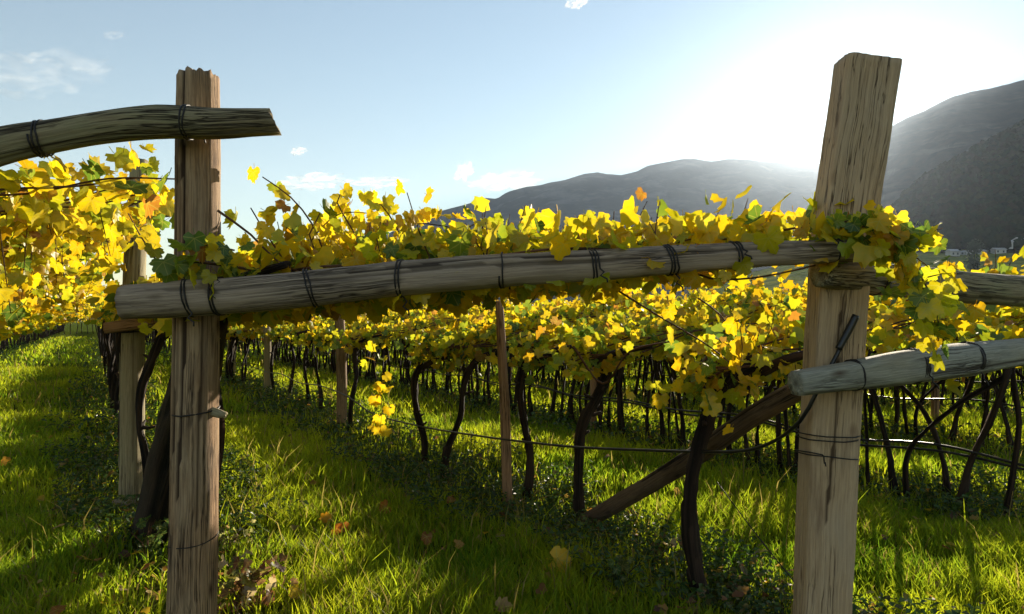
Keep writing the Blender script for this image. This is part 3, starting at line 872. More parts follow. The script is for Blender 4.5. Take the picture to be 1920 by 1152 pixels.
def foliage_mesh(name, leaves, rnd):
    Vs, Fs, Cs = [], [], []; k = 0
    for (p, t, n, s, c) in leaves:
        V, F3, _, _ = COARSE[rnd.randrange(len(COARSE))]
        x = t.cross(n)
        M = np.array([x[:], t[:], n[:]])
        Vs.append(V * (s * .5) @ M + np.array(p[:])); Fs.append(F3 + k); k += len(V)
        Cs.append(np.tile([*c, 1.0], (len(V), 1)))
    me = mesh_np(name, np.concatenate(Vs), np.concatenate(Fs)); add_attr(me, 'tint', np.concatenate(Cs), 'FLOAT_COLOR')
    me.materials.append(M_LEAFMASS)
    return me

def canes_mesh(name, canes, nseg=4, step=.12):
    Vs, F4s, F3s, Ws = [], [], [], []; k = 0
    for pts, r in canes:
        path, par = smooth_path(pts, step)
        V, F, F3, W = tube_np(path, [r * (1 - .6 * i / len(path)) for i in range(len(path))], nseg)
        Vs += V; Ws += W; F4s += [tuple(i + k for i in f) for f in F]; F3s += [tuple(i + k for i in f) for f in F3]; k += len(V)
    me = mesh_np(name, Vs, F3s, F4s); add_attr(me, 'wood', Ws); me.materials.append(M_CANE)
    return me

def trunk_mesh(pts, radii, seed, nseg=14, step=.05):
    radii = [r * .70 for r in radii]
    me = log_mesh('trunk', pts, radii, nseg, step * .6, .015, .28, 6, .012, lump2=.26, seed=seed, jag=(.0, .01)); me.materials.append(M_BARK)
    return me

def put_leaves(vine, leaves, limit=298):
    base = vine.location
    for (p, t, n, s, c) in leaves[:limit]:
        o = bpy.data.objects.new('leaf', random.choice(LEAVES))
        x = t.cross(n)
        o.matrix_basis = Matrix(((x.x * s, t.x * s, n.x * s, p.x), (x.y * s, t.y * s, n.y * s, p.y), (x.z * s, t.z * s, n.z * s, p.z), (0, 0, 0, 1)))
        o.color = (*c, 1); o.parent = vine; COL.objects.link(o)
    if len(leaves) > limit:
        o = mesh_obj('small_leaves', foliage_mesh('small_leaves', leaves[limit:], random.Random(1)), None, vine); o['kind'] = 'stuff'

def put_canes(vine, canes):
    for pts, r in canes:
        me = tube_mesh('cane', pts, [r * (1 - .6 * i / len(pts)) for i in range(len(pts))], 5, .06); me.materials.append(M_CANE)
        mesh_obj('cane', me, None, vine)

def seen(p, m=60):
    return p.y > 2.0 and -m < 960 + FPX * p.x / p.y < 1920 + m

def vine_thing(base, label, group):
    e = empty('grape_vine', base); tag(e, label, 'vine', group); return e

E_B = Vector((1, .03, 0)).normalized()          # roof timbers of the middle pergola run this way
ROWS = {'C': (-4.0, 1.45, 2.42, 4.15, N), 'B': (.3, 1.74, 1.98, 2.75, E_B), 'A': (3.02, 1.28, 1.88, 2.9, N)}
VG = 'grape vines of the pergola rows'
IN_LEAF_OBJ = 0

def near_vine(base, label, row, trunk=None, radii=None, extra=(), seed=0, leafcap=298, **kw):
    rnd = random.Random(seed)
    u0, h0, h1, L, e1 = ROWS[row]
    e = vine_thing(base, label, VG)
    if trunk is None:
        lx, ly = rnd.uniform(-.12, .12), rnd.uniform(-.15, .15)
        trunk = [Vector((0, 0, -.1)), Vector((lx * .5, ly, h0 * .3)), Vector((lx, ly * .3, h0 * .6)), Vector((lx * .6, -ly * .3, h0 * .85)), Vector((.12 * e1.x, .12 * e1.y, h0))]
        radii = [.062, .045, .042, .05, .042]
    tk = mesh_obj('trunk', trunk_mesh(trunk, radii, seed), None, e)
    canes, leaves = gen_vine(rnd, h0, h1, L, e1, **kw)
    head = trunk[-1]
    tp, _ = smooth_path(trunk, .05)
    for k in range(4):
        q = tp[int(len(tp) * rnd.uniform(.45, .97)) - 1]; dd = Vector((rnd.gauss(0, 1), rnd.gauss(0, 1), rnd.uniform(-.1, .9))).normalized() * rnd.uniform(.05, .13)
        me = log_mesh('spur', [q, q + dd * .5 + Vector((0, 0, -.015)), q + dd], [.022, .015, .009], 8, .03, .004, .2, seed=seed + 7 * k); me.materials.append(M_BARK)
        mesh_obj('spur', me, None, tk)
    # two old arms from the head
    for sg in (-1, 1):
        pts = [head - Vector((0, 0, .05)), head + D * (.18 * sg) + e1 * .05 + Vector((0, 0, .04)), head + D * (.42 * sg) + e1 * .22 + Vector((0, 0, .10))]
        me = log_mesh('arm', pts, [.034, .026, .016], 10, .05, .005, .2, seed=seed + sg); me.materials.append(M_BARK)
        mesh_obj('arm', me, None, tk)
    first = []
    for (rows, step, g, size, spread, start, rad) in extra:
        pts = [P(*q) - e.location for q in rows]
        canes.append((pts, rad))
        if step: first += leaves_along(rnd, pts, step, size, g, spread, 1.0, .15, .02, start, Vector((0, -.35, 0)))
    rnd.shuffle(leaves)
    leaves.sort(key=lambda q: (q[0] + e.location - Vector((0, 0, EYE))).length + (0 if seen(q[0] + e.location, 0) else 50))   # the nearest in view stay single
    put_canes(e, canes); put_leaves(e, first + leaves, leafcap)
    return e

def G(px, py):
    Z = FPX * EYE / (py - 600)
    return Vector(((px - 960) / FPX * Z, Z, 0))
def trunk_px(rows, Z, base, dz=0.0):
    return [P(a, b, Z + dz * i) - base for i, (a, b) in enumerate(rows)]

# --- row of the leaning post (nearest trunks follow the photograph)
SMALL = (.08, .13); MED = (.09, .15)
b = G(1310, 1115); Z = b.y
near_vine(b, 'gnarled nearest vine trunk left of the leaning post, bending towards it', 'A', trunk_px([(1312, 1130), (1296, 1010), (1298, 900), (1318, 810), (1335, 755), (1378, 705), (1430, 680)], Z, b),
          [.078, .062, .06, .066, .076, .068, .05], seed=501, n_down=7, extra=[
    ([(1380, 462, 3.2), (1450, 435, 3.02), (1530, 425, 2.93), (1610, 425, 2.88), (1670, 432, 2.82), (1715, 458, 2.78)], .010, .45, SMALL, .06, 0, .006),
    ([(1540, 430, 2.95), (1600, 412, 2.9), (1660, 415, 2.85)], .016, .6, SMALL, .05, 0, .004),
    ([(1650, 440, 2.84), (1700, 480, 2.78), (1738, 540, 2.76), (1758, 600, 2.78), (1770, 640, 2.8)], .013, .5, SMALL, .05, 0, .005),
    ([(1560, 455, 2.9), (1640, 450, 2.84), (1700, 470, 2.8), (1740, 500, 2.78)], .014, .4, SMALL, .06, 0, .004),
    ([(1690, 470, 2.8), (1740, 560, 2.78), (1760, 640, 2.78)], .02, .45, SMALL, .075, 0, .004),
    ([(1700, 450, 2.8), (1735, 440, 2.78), (1768, 428, 2.77)], .04, .1, SMALL, .02, .6, .003),
    ([(1740, 520, 2.76), (1780, 510, 2.76), (1795, 530, 2.76)], .035, .2, SMALL, .025, .3, .003),
    ([(1385, 600, 3.5), (1392, 650, 3.45), (1388, 690, 3.45)], .035, .15, MED, .03, 0, .003),
    ([(1260, 495, 3.0), (1330, 522, 2.98), (1410, 522, 2.97), (1500, 505, 2.97), (1540, 495, 2.97)], 0, 0, MED, 0, 0, .006),
    ([(1150, 540, 3.6), (1230, 590, 3.6), (1330, 650, 3.7), (1390, 700, 3.8)], .16, .3, MED, .05, 0, .006),
    ([(1310, 560, 3.6), (1350, 590, 3.65), (1385, 640, 3.75)], 0, .3, MED, .05, 0, .005)])
b = G(1086, 968); Z = b.y
near_vine(b, 'twisted vine trunk rising beside the foot of the slanting brace', 'A', trunk_px([(1086, 985), (1084, 880), (1092, 800), (1117, 745), (1135, 700), (1118, 670)], Z, b), [.066, .054, .055, .062, .07, .05], seed=502,
          extra=[([(1075, 650, 5.2), (1130, 720, 5.0), (1180, 660, 4.8), (1260, 640, 4.6)], .2, .5, MED, .05, 0, .010)])
b = G(988, 935); Z = b.y
near_vine(b, 'wavy vine trunk immediately right of the thin brown stake', 'A', trunk_px([(988, 950), (994, 860), (985, 805), (975, 740), (988, 685), (1010, 665)], Z, b), [.062, .052, .05, .052, .055, .05], seed=503)
b = G(834, 888); Z = b.y
near_vine(b, 'vine trunk curving over towards the thin brown stake', 'A', trunk_px([(834, 900), (838, 850), (862, 785), (870, 720), (892, 678), (932, 658)], Z, b), [.062, .05, .047, .047, .05, .045], seed=504)
b = G(792, 872); Z = b.y
near_vine(b, 'straight dark vine trunk left of the trunk that curves over', 'A', trunk_px([(794, 885), (796, 830), (781, 770), (778, 710), (792, 682)], Z, b), [.06, .047, .047, .052, .04], seed=505,
          extra=[([(700, 640, 7.4), (704, 700, 7.4), (716, 760, 7.3), (712, 810, 7.3)], .055, .02, (.13, .19), .07, .1, .004)])
A_near = [(655, 803, 'thin upright vine trunk right of the thick dark row post'), (602, 770, 'vine trunk curving right, just left of the thick dark row post'), (582, 762, 'slim dark trunk left of the curving vine by the thick post'),
          (541, 744, 'bowed vine trunk midway between the two farther row posts'), (517, 738, 'bowed vine trunk nearest the slender grey row post')]
for i, (px, py, lab) in enumerate(A_near):
    b = G(px, py); near_vine(b, lab, 'A', seed=520 + i, leafcap=240, step=.042, ncanes=8, size=(.10, .16))

# --- row of the ragged post
BV = [3.6, 4.3, 5.0, 5.75, 6.5, 7.3, 8.1, 8.9]
BL = ['vine whose yellow shoots surround the ragged post', 'vine with the tallest shoots, above the left end of the long beam', 'vine spreading gold leaves above the middle of the long beam', 'dark vine trunk climbing beside the grey footed post',
      'vine trunk right behind the grey footed post', 'vine trunk second behind the grey footed post', 'vine trunk third behind the grey footed post', 'vine trunk fourth behind the grey footed post']
for i, v in enumerate(BV):
    b = UV((.41, .50, .55)[i] if i < 3 else .3 + (.05 if i % 2 else -.03), v); ex = []; tr = None; rd = None
    if i == 0:
        ex = [([(470, 506, 2.95), (420, 498, 2.82), (370, 492, 2.76), (310, 500, 2.75)], .014, .55, SMALL, .045, 0, .007),
              ([(440, 470, 2.8), (400, 460, 2.76), (350, 462, 2.74)], .016, .6, SMALL, .045, 0, .004),
              ([(395, 500, 2.74), (392, 540, 2.72), (400, 556, 2.72)], .04, .3, (.07, .10), .02, .2, .003),
              ([(300, 500, 2.8), (262, 440, 3.0), (240, 400, 3.1)], .08, .3, SMALL, .05, 0, .004),
              ([(408, 395, 2.9), (470, 440, 3.0), (520, 490, 3.0), (575, 515, 3.0)], .2, .1, SMALL, .04, .3, .006),
              ([(286, 590, 5.0), (290, 612, 5.0)], .05, .1, MED, .03, 0, .003)]
    if i == 1:
        ex = [([(610, 480, 3.3), (585, 420, 3.2), (545, 370, 3.15), (492, 332, 3.1)], .045, .12, SMALL, .045, .25, .005),
              ([(700, 500, 3.4), (660, 430, 3.4), (632, 380, 3.4), (640, 360, 3.4)], .03, .12, SMALL, .06, .2, .005),
              ([(780, 500, 3.5), (745, 430, 3.45), (715, 385, 3.4), (690, 385, 3.4)], .028, .15, SMALL, .07, .15, .005),
              ([(560, 490, 3.5), (600, 430, 3.5), (640, 400, 3.5), (690, 400, 3.5)], .018, .15, SMALL, .085, .1, .004),
              ([(640, 490, 3.6), (720, 430, 3.6), (800, 420, 3.6), (860, 430, 3.6)], .018, .15, SMALL, .085, .1, .004),
              ([(470, 500, 3.4), (520, 460, 3.4), (580, 440, 3.4)], .02, .2, SMALL, .08, .1, .004),
              ([(540, 500, 3.2), (500, 440, 3.2), (470, 390, 3.2)], .035, .1, SMALL, .06, .2, .005),
              ([(600, 490, 3.3), (580, 440, 3.3), (600, 400, 3.3)], .03, .1, SMALL, .07, .1, .005),
              ([(850, 480, 3.4), (860, 440, 3.4), (900, 415, 3.4)], .03, .1, SMALL, .06, .1, .005)]
    if i == 2:
        ex = [([(960, 480, 3.6), (975, 420, 3.6), (985, 385, 3.6)], .035, .08, SMALL, .05, .2, .004),
              ([(1060, 480, 3.6), (1070, 430, 3.6), (1085, 405, 3.6)], .03, .08, SMALL, .06, .2, .004),
              ([(1180, 480, 3.7), (1190, 440, 3.7), (1185, 425, 3.7)], .03, .08, SMALL, .06, .1, .004),
              ([(1300, 470, 3.7), (1265, 440, 3.7), (1250, 415, 3.7)], .035, .08, SMALL, .05, .2, .004),
              ([(1370, 460, 3.5), (1420, 430, 3.4), (1480, 420, 3.3)], .025, .15, SMALL, .06, 0, .005)]
    if i == 3:
        b = G(268, 965); Zb = b.y
        tr = trunk_px([(266, 985), (276, 880), (262, 800), (264, 730), (284, 680), (306, 620)], Zb, b); rd = [.055, .042, .042, .048, .055, .055]
    kw = dict(up=(.10, .31), n_up=30, n_down=1, down=(.05, .16), ghi=.3, glo=.1) if i < 5 else dict(up=(.1, .35), n_up=7, n_down=3, ghi=.3, glo=.1)
    near_vine(b, BL[i], 'B', tr, rd, ex, seed=600 + i, size=(.08, .14) if i < 4 else (.095, .155), ncanes=12, step=.019, back=.3, **kw)

# --- the left pergola, its high edge hanging into view
CL = ['vine hanging thick gold leaves just under the arched beam', 'vine with orange tinged leaves hanging at the left under the arched beam', 'vine hanging leaves behind the first two of the left pergola', 'vine hanging leaves over the near part of the grass aisle',
      'vine hanging leaves before the thin upper cross piece', 'vine hanging leaves about the head of the grey footed post', 'vine hanging leaves over the middle of the grass aisle', 'vine hanging leaves past the grey footed post over the aisle']
for i in range(8):
    v = 3.84 + .72 * i
    ROWS['C'] = (-4.0, 1.45, 2.25 + .03 * i, 4.32, N)
    near_vine(UV(-4.0, v), CL[i], 'C', seed=700 + i, ncanes=8, step=.034, smin=2.6 if i < 5 else 2.2, n_up=6, up=(.05, .16), n_down=28 if i < 6 else 20, down=(.15, .52), ghi=.12, glo=.10, back=0, size=(.085, .15), ysp=.42)

ROWS['C'] = (-4.0, 1.45, 2.36, 4.1, N)
# --- the next rows and everything farther down the rows: massed foliage on shared meshes
class Kind: pass
def make_kind(row, n, seed, **kw):
    u0, h0, h1, L, e1 = ROWS[row]
    out = []
    for k in range(n):
        rnd = random.Random(seed + k); q = Kind()
        lx, ly = rnd.uniform(-.34, .26), rnd.uniform(-.42, .42)
        kx, ky = rnd.uniform(-.1, .1), rnd.uniform(-.1, .1)
        tr = [Vector((0, 0, -.1)), Vector((lx * .25 + kx, ly * .3 + ky, h0 * .3)), Vector((lx * .6 + kx * .5, ly * .7, h0 * .62)), Vector((lx, ly, h0 * .86)), Vector((lx + e1.x * .12, ly + e1.y * .12, h0 + .02))]
        q.trunk = trunk_mesh(tr, [.056, .04, .04, .046, .036], seed + k, 10, .09)
        sx, sy = rnd.choice((-1, 1)) * rnd.uniform(.28, .42), rnd.uniform(-.12, .12)
        tr2 = [D * sx + e1 * sy + Vector((0, 0, -.1)), D * (sx * 1.02) + e1 * sy + Vector((lx * .2, ly * .2, h0 * .3)), D * (sx * .75) + e1 * (sy + .05) + Vector((lx * .5, ly * .5, h0 * .62)), tr[-1] - Vector((0, 0, .08))]
        q.trunk2 = trunk_mesh(tr2, [.05, .034, .034, .036], seed + k + 50, 8, .1) if row == 'A' else None
        sx = -sx * .9; sy = rnd.uniform(-.2, .2)
        tr3 = [D * sx + e1 * sy + Vector((0, 0, -.1)), D * (sx * .9) + e1 * (sy - .06) + Vector((0, 0, h0 * .35)), D * (sx * .6) + e1 * (sy + .04) + Vector((lx * .6, ly * .6, h0 * .68)), tr[-1] - Vector((0, 0, .12))]
        q.trunk3 = trunk_mesh(tr3, [.044, .03, .03, .034], seed + k + 80, 8, .1) if row == 'A' else None
        canes, leaves = gen_vine(rnd, h0, h1, L, e1, **kw)
        arms = [([tr[-1], tr[-1] + D * .25 * s + e1 * .1 + Vector((0, 0, .06)), tr[-1] + D * .5 * s + e1 * .3 + Vector((0, 0, .1))], .024) for s in (-1, 1)]
        q.canes = canes_mesh('canes', [(p, .008 if r > .004 else .004) for p, r in canes[:9]] + arms); q.leaves = foliage_mesh('foliage', leaves, rnd)
        out.append(q)
    return out
KA = make_kind('A', 6, 1000, ncanes=9, step=.048, size=(.10, .18), n_up=6, n_down=8, down=(.1, .36), ghi=.32, glo=.1)
KB = make_kind('B', 4, 1100, ncanes=9, step=.041, size=(.10, .18), n_up=8, up=(.1, .35), n_down=3, ghi=.3, glo=.08, back=.3)
KC = make_kind('C', 4, 1200, ncanes=8, step=.07, size=(.11, .19), n_up=4, n_down=16, down=(.2, .7), ghi=.2, glo=.08, back=.3)
KCx = make_kind('C', 2, 1300, ncanes=6, step=.1, size=(.13, .22), n_up=4, n_down=6, down=(.2, .5), ghi=.2, glo=.1, back=.3, smin=.1)
def mid_vine(kind, pos, label, group, flip=False):
    e = empty('grape_vine', pos); tag(e, label, 'vine', group)
    for nm, me in (('trunk', kind.trunk), ('trunk', kind.trunk2), ('trunk', kind.trunk3), ('canes', kind.canes), ('foliage', kind.leaves)):
        if me is None: continue
        o = mesh_obj(nm, me, None, e)
        if nm != 'trunk': o['kind'] = 'stuff'
    return e

cand = []
ORD = 'first second third fourth fifth sixth seventh eighth ninth tenth eleventh twelfth'.split()
def row_vines(kinds, u, v0, v1, sp, label, jit=.12):
    rnd = random.Random(int(u * 100) + 5)
    v = v0; nth = 0
    while v < v1:
        p = UV(u + rnd.uniform(-.08, .08), v + rnd.uniform(-jit, jit))
        roof_end = p + N * 2.6
        if seen(p) or seen(roof_end):
            lab = label
            if not seen(p, 0): lab = label + ', its trunk out of view'
            elif nth < len(ORD): lab = label + ', ' + ORD[nth] + ' trunk from the near end'; nth += 1
            else: lab = label + ', far down the row'
            cand.append((p.length, p, rnd.choice(kinds), lab, label))
        v += sp
row_vines(KC, -8.3, 55, 115, .9, 'golden vine of the farthest left pergola')
row_vines(KC, -12.6, 75, 120, .9, 'golden vine of the farthest left pergola')
row_vines(KC, -4.0, 9.6, 118, .8, 'golden vine of the left pergola by the aisle')
row_vines(KB, .3, 9.7, 118, .8, 'vine deep in the ragged post row')
row_vines(KA, 3.02, 17.6, 110, .8, 'vine deep in the leaning post row')
row_vines(KA, 6.2, -1.5, 75, .62, 'vine of the row next behind the brace')
row_vines(KA, 9.4, -2, 75, .66, 'vine two rows behind the brace')
row_vines(KA, 12.6, -4, 75, .66, 'vine three rows behind the brace')
row_vines(KA, 15.8, -6, 75, .66, 'vine four rows behind the brace')
row_vines(KA, 19.0, -8, 75, .8, 'vine five rows behind the brace')
row_vines(KA, 22.2, -9, 70, .8, 'vine six rows behind the brace')
row_vines(KA, 25.4, -10, 60, .8, 'vine seven rows behind the brace')
row_vines(KA, 28.6, -12, 50, .8, 'vine eight rows behind the brace')
for _u in np.arange(-14, .4, .55):
    cand.append((200, UV(float(_u), 92 + .3 * math.sin(_u * 5)), KC[0], 'vine of the left pergola', ''))
cand.sort(key=lambda c: c[0])
for dist, p, k, lab, grp in cand[:262]:
    mid_vine(k, p, lab, (grp + lab[len(grp):] if ' trunk from' not in lab else grp).replace('vine', 'vines', 1))

def mass_rows(cands):
    Vs, F3s, F4s, Cs, Ws = [], [], [], [], []; k = 0
    rnd = random.Random(5)
    lv, tv, tf, tw, kt = [], [], [], [], 0
    for dist, p, kd, lab, grp in cands:
        n = 70
        h0, h1, L, e1 = (1.45, 2.42, 4.15, N) if 'left pergola' in lab else (1.62, 1.9, 2.75, E_B) if 'ragged' in lab else (1.28, 1.88, 2.9, N)
        for q in range(n):
            s = rnd.uniform(-.1, 1.02); y = rnd.uniform(-.5, .5)
            t, nn = leaf_frame(rnd)
            pos = p + e1 * (s * L) + D * y + Vector((0, 0, h0 + (h1 - h0) * s + rnd.gauss(.02, .13)))
            lv.append((pos, t, nn, rnd.uniform(.16, .28), leaf_tint(rnd, .4 - .3 * s)))
        a, b_ = rnd.uniform(-.25, .25), rnd.uniform(-.15, .15)
        V, F, F3, W = tube_np([p + Vector((0, 0, -.05)), p + Vector((a * .3, b_, .5)), p + Vector((a, b_, 1.3))], [.05, .04, .05], 5)
        tv += V; tf += [tuple(i + kt for i in f) for f in F]; tw += W; kt += len(V)
    fm = foliage_mesh('distant_vines', lv, rnd)
    o = mesh_obj('distant_vines', fm); tag(o, 'mass of yellow vines at the far end of the rows', kind='stuff')
    me = mesh_np('distant_trunks', tv, None, tf); add_attr(me, 'wood', tw); me.materials.append(M_BARK)
    o2 = mesh_obj('distant_trunks', me); o2['kind'] = 'stuff'; o2['label'] = 'dark trunks of the far vines'
mass_rows(cand[262:])
print('vines', len(cand), 'leaf objects', sum(1 for o in bpy.data.objects if o.name.startswith('leaf')))

# ------------------------------------------------------------------ hoses and wires
def hose(label, pts, r=.011, cat='hose'):
    o = mesh_obj('irrigation_hose', tube_mesh('irrigation_hose', pts, r, 8, .06), M_HOSE); tag(o, label, cat, 'irrigation hoses along the vine rows'); return o
def row_hose(u, v0, v1, z, label, seed):
    rnd = random.Random(seed); pts = []; v = v0; k = 0
    while v < v1:
        pts.append(UV(u + rnd.uniform(-.03, .03), v, z + (0.03 if k % 2 else -.03) + rnd.uniform(-.02, .02))); v += .9 + .02 * k; k += 1
    return hose(label, pts)
far = [UV(2.95, v, .56 + .03 * math.sin(v * 2)) for v in np.arange(30, 8.2, -1.3)]
hose('black hose along the nearest row, bent up across the leaning post', far + [P(700, 776, 8.6), P(790, 800, 7.4), P(900, 818, 6.25), P(985, 829, 5.6), P(1085, 839, 5.0), P(1200, 844, 4.45), P(1300, 847, 4.0), P(1390, 846, 3.65), P(1450, 828, 3.35), P(1500, 790, 3.05),
      P(1530, 738, 2.985), P(1556, 690, 2.985), P(1582, 640, 2.99), P(1604, 594, 2.985)], .0092)
row_hose(6.15, -1.6, 40, .50, 'black hose along the row next behind the slanting brace', 1)
row_hose(6.25, -1.6, 12, .44, 'second thinner hose beside the one behind the slanting brace', 4)
row_hose(9.35, -2.5, 40, .55, 'black hose two rows behind the slanting brace', 2)
row_hose(12.55, -4, 40, .60, 'black hose three rows behind the slanting brace', 3)
o = mesh_obj('hose_connector', tube_mesh('connector', [P(1572, 655, 2.978), P(1590, 622, 2.978), P(1605, 592, 2.978)], [.015, .017, .016], 10, .01), M_HOSE)
o.name = 'end_plug'; o.parent = bpy.data.objects['irrigation_hose']
o = mesh_obj('guy_wire', tube_mesh('guy_wire', [P(1345, 905, 4.1), P(1420, 1005, 3.7), P(1500, 1105, 3.35), P(1545, 1165, 3.1), P(1590, 1240, 2.95)], .0032, 6, .1), M_WIRE)
tag(o, 'thin dark wire running from the brace to the foot of the leaning post', 'wire')
for k, (px, py, Z) in enumerate([(584, 545, 2.85), (757, 523, 2.85), (1106, 498, 2.88), (1256, 488, 2.9)]):
    a = P(px, py - 26, Z)
    o = mesh_obj('trellis_wire', tube_mesh('trellis_wire', [a + D * q + Vector((0, 0, .02 * math.sin(q))) for q in (-.05, 2, 4, 7, 11, 16)], .0022, 5, .5), M_STEEL)
    tag(o, ['steel wire leaving the long beam nearest the ragged post', 'steel wire leaving the long beam left of its middle', 'steel wire leaving the long beam right of its middle', 'steel wire leaving the long beam nearest the leaning post'][k], 'wire', 'trellis wires from the long beam')

# ------------------------------------------------------------------ grass and low growth
ROW_U = np.array([-4.0, .3, 3.02, 6.2, 9.4, 12.6, 15.8, 19.0, 22.2, 25.4, 28.6])
def floor_h(x, y):
    return 0.03 * np.sin(x * 0.9 + 1) * np.cos(y * 0.7) + 0.02 * np.sin(x * 2.1 + y * 1.7)
def vnoise(x, y, sc, seed=0):
    """cheap smooth value noise on numpy arrays"""
    x = x * sc + seed * 17.3; y = y * sc + seed * 9.1
    xi, yi = np.floor(x).astype(np.int64), np.floor(y).astype(np.int64); fx, fy = x - xi, y - yi
    fx = fx * fx * (3 - 2 * fx); fy = fy * fy * (3 - 2 * fy)
    def h(a, b_):
        q = (a * 374761393 + b_ * 668265263 + seed * 1274126177) & 0xffffffff
        q = ((q ^ (q >> 13)) * 1274126177) & 0xffffffff
        return ((q ^ (q >> 16)) & 0xffff) / 65535.0
    return (h(xi, yi) * (1 - fx) + h(xi + 1, yi) * fx) * (1 - fy) + (h(xi, yi + 1) * (1 - fx) + h(xi + 1, yi + 1) * fx) * fy

def scatter(n, z0, z1, pw=1.0, margin=.3):
    """points in the stretch of ground the camera looks over, between two depths"""
    Z = z0 + (z1 - z0) * rng.random(n) ** pw
    X = (rng.random(n) * 2 - 1) * (.75 + margin) * Z + 0
    return X, Z

def build_grass():
    xs, ys, hs, ws = [], [], [], []
    for (n, z0, z1, hm, wd) in ((155000, 2.0, 6.0, .13, .0042), (110000, 6.0, 11, .14, .0065), (95000, 11, 22, .15, .011), (60000, 22, 60, .17, .03)):
        X, Z = scatter(n, z0, z1, .8)
        xs.append(X); ys.append(Z); hs.append(np.full(n, hm)); ws.append(np.full(n, wd))
    X = np.concatenate(xs); Y = np.concatenate(ys); H = np.concatenate(hs); Wd = np.concatenate(ws)
    U = X * N.x + Y * N.y
    dr = np.min(np.abs(U[:, None] - ROW_U[None, :] - .15), axis=1)
    m1 = vnoise(X, Y, 1.1, 1); m2 = vnoise(X, Y, 4.5, 2)
    keep = rng.random(len(X)) < np.clip(.2 + (dr - np.where(Y < 5.2, .25, .45)) * 1.5, .16, 1.0) * np.clip(.25 + 1.3 * m2, .12, 1)
    X, Y, H, Wd, m1, m2, dr = (a[keep] for a in (X, Y, H, Wd, m1, m2, dr))
    n = len(X)
    H = H * rng.uniform(.45, 1.25, n) * (.6 + .55 * m1 + .45 * m2)
    tall = rng.random(n) < .012; H[tall] *= rng.uniform(1.5, 2.3, tall.sum())
    m3 = vnoise(X, Y, .55, 11); H *= (.7 + .6 * m3)
    Wd = Wd * rng.uniform(.7, 1.3, n)
    a = rng.uniform(0, 6.283, n); wx, wy = np.cos(a) * Wd, np.sin(a) * Wd
    la = rng.uniform(0, 6.283, n); lean = H * rng.uniform(.1, .75, n)
    lx, ly = np.cos(la) * lean, np.sin(la) * lean
    z0 = floor_h(X, Y) - .01
    V = np.empty((n, 5, 3), dtype=np.float32)
    V[:, 0] = np.stack([X - wx, Y - wy, z0], -1); V[:, 1] = np.stack([X + wx, Y + wy, z0], -1)
    V[:, 2] = np.stack([X + lx * .3 - wx * .8, Y + ly * .3 - wy * .8, z0 + H * .58], -1)
    V[:, 3] = np.stack([X + lx * .3 + wx * .8, Y + ly * .3 + wy * .8, z0 + H * .58], -1)
    V[:, 4] = np.stack([X + lx, Y + ly, z0 + H * .97], -1)
    i = np.arange(n) * 5
    F4 = np.stack([i, i + 1, i + 3, i + 2], -1); F3 = np.stack([i + 2, i + 3, i + 4], -1)
    base = np.array([.12, .27, .016]); alt = np.array([.56, .58, .025]); dry = np.array([.34, .27, .09])
    f = np.clip(m1 * .7 + rng.random(n) * .5 - .1, 0, 1)[:, None]
    c = base * (1 - f) + alt * f
    isdry = (rng.random(n) < .03 + .10 * (m2 > .72)) | (tall & (rng.random(n) < .6))
    c[isdry] = dry
    c = c * rng.uniform(.75, 1.2, (n, 1))
    C = np.ones((n, 5, 4), dtype=np.float32); C[:, :, :3] = c[:, None, :]
    me = mesh_np('grass', V.reshape(-1, 3), F3, F4, False); add_attr(me, 'tint', C.reshape(-1, 4), 'FLOAT_COLOR'); me.materials.append(M_GRASS)
    o = mesh_obj('grass', me); tag(o, 'long green autumn grass on the vineyard floor', kind='stuff')
    print('grass blades', n)
build_grass()

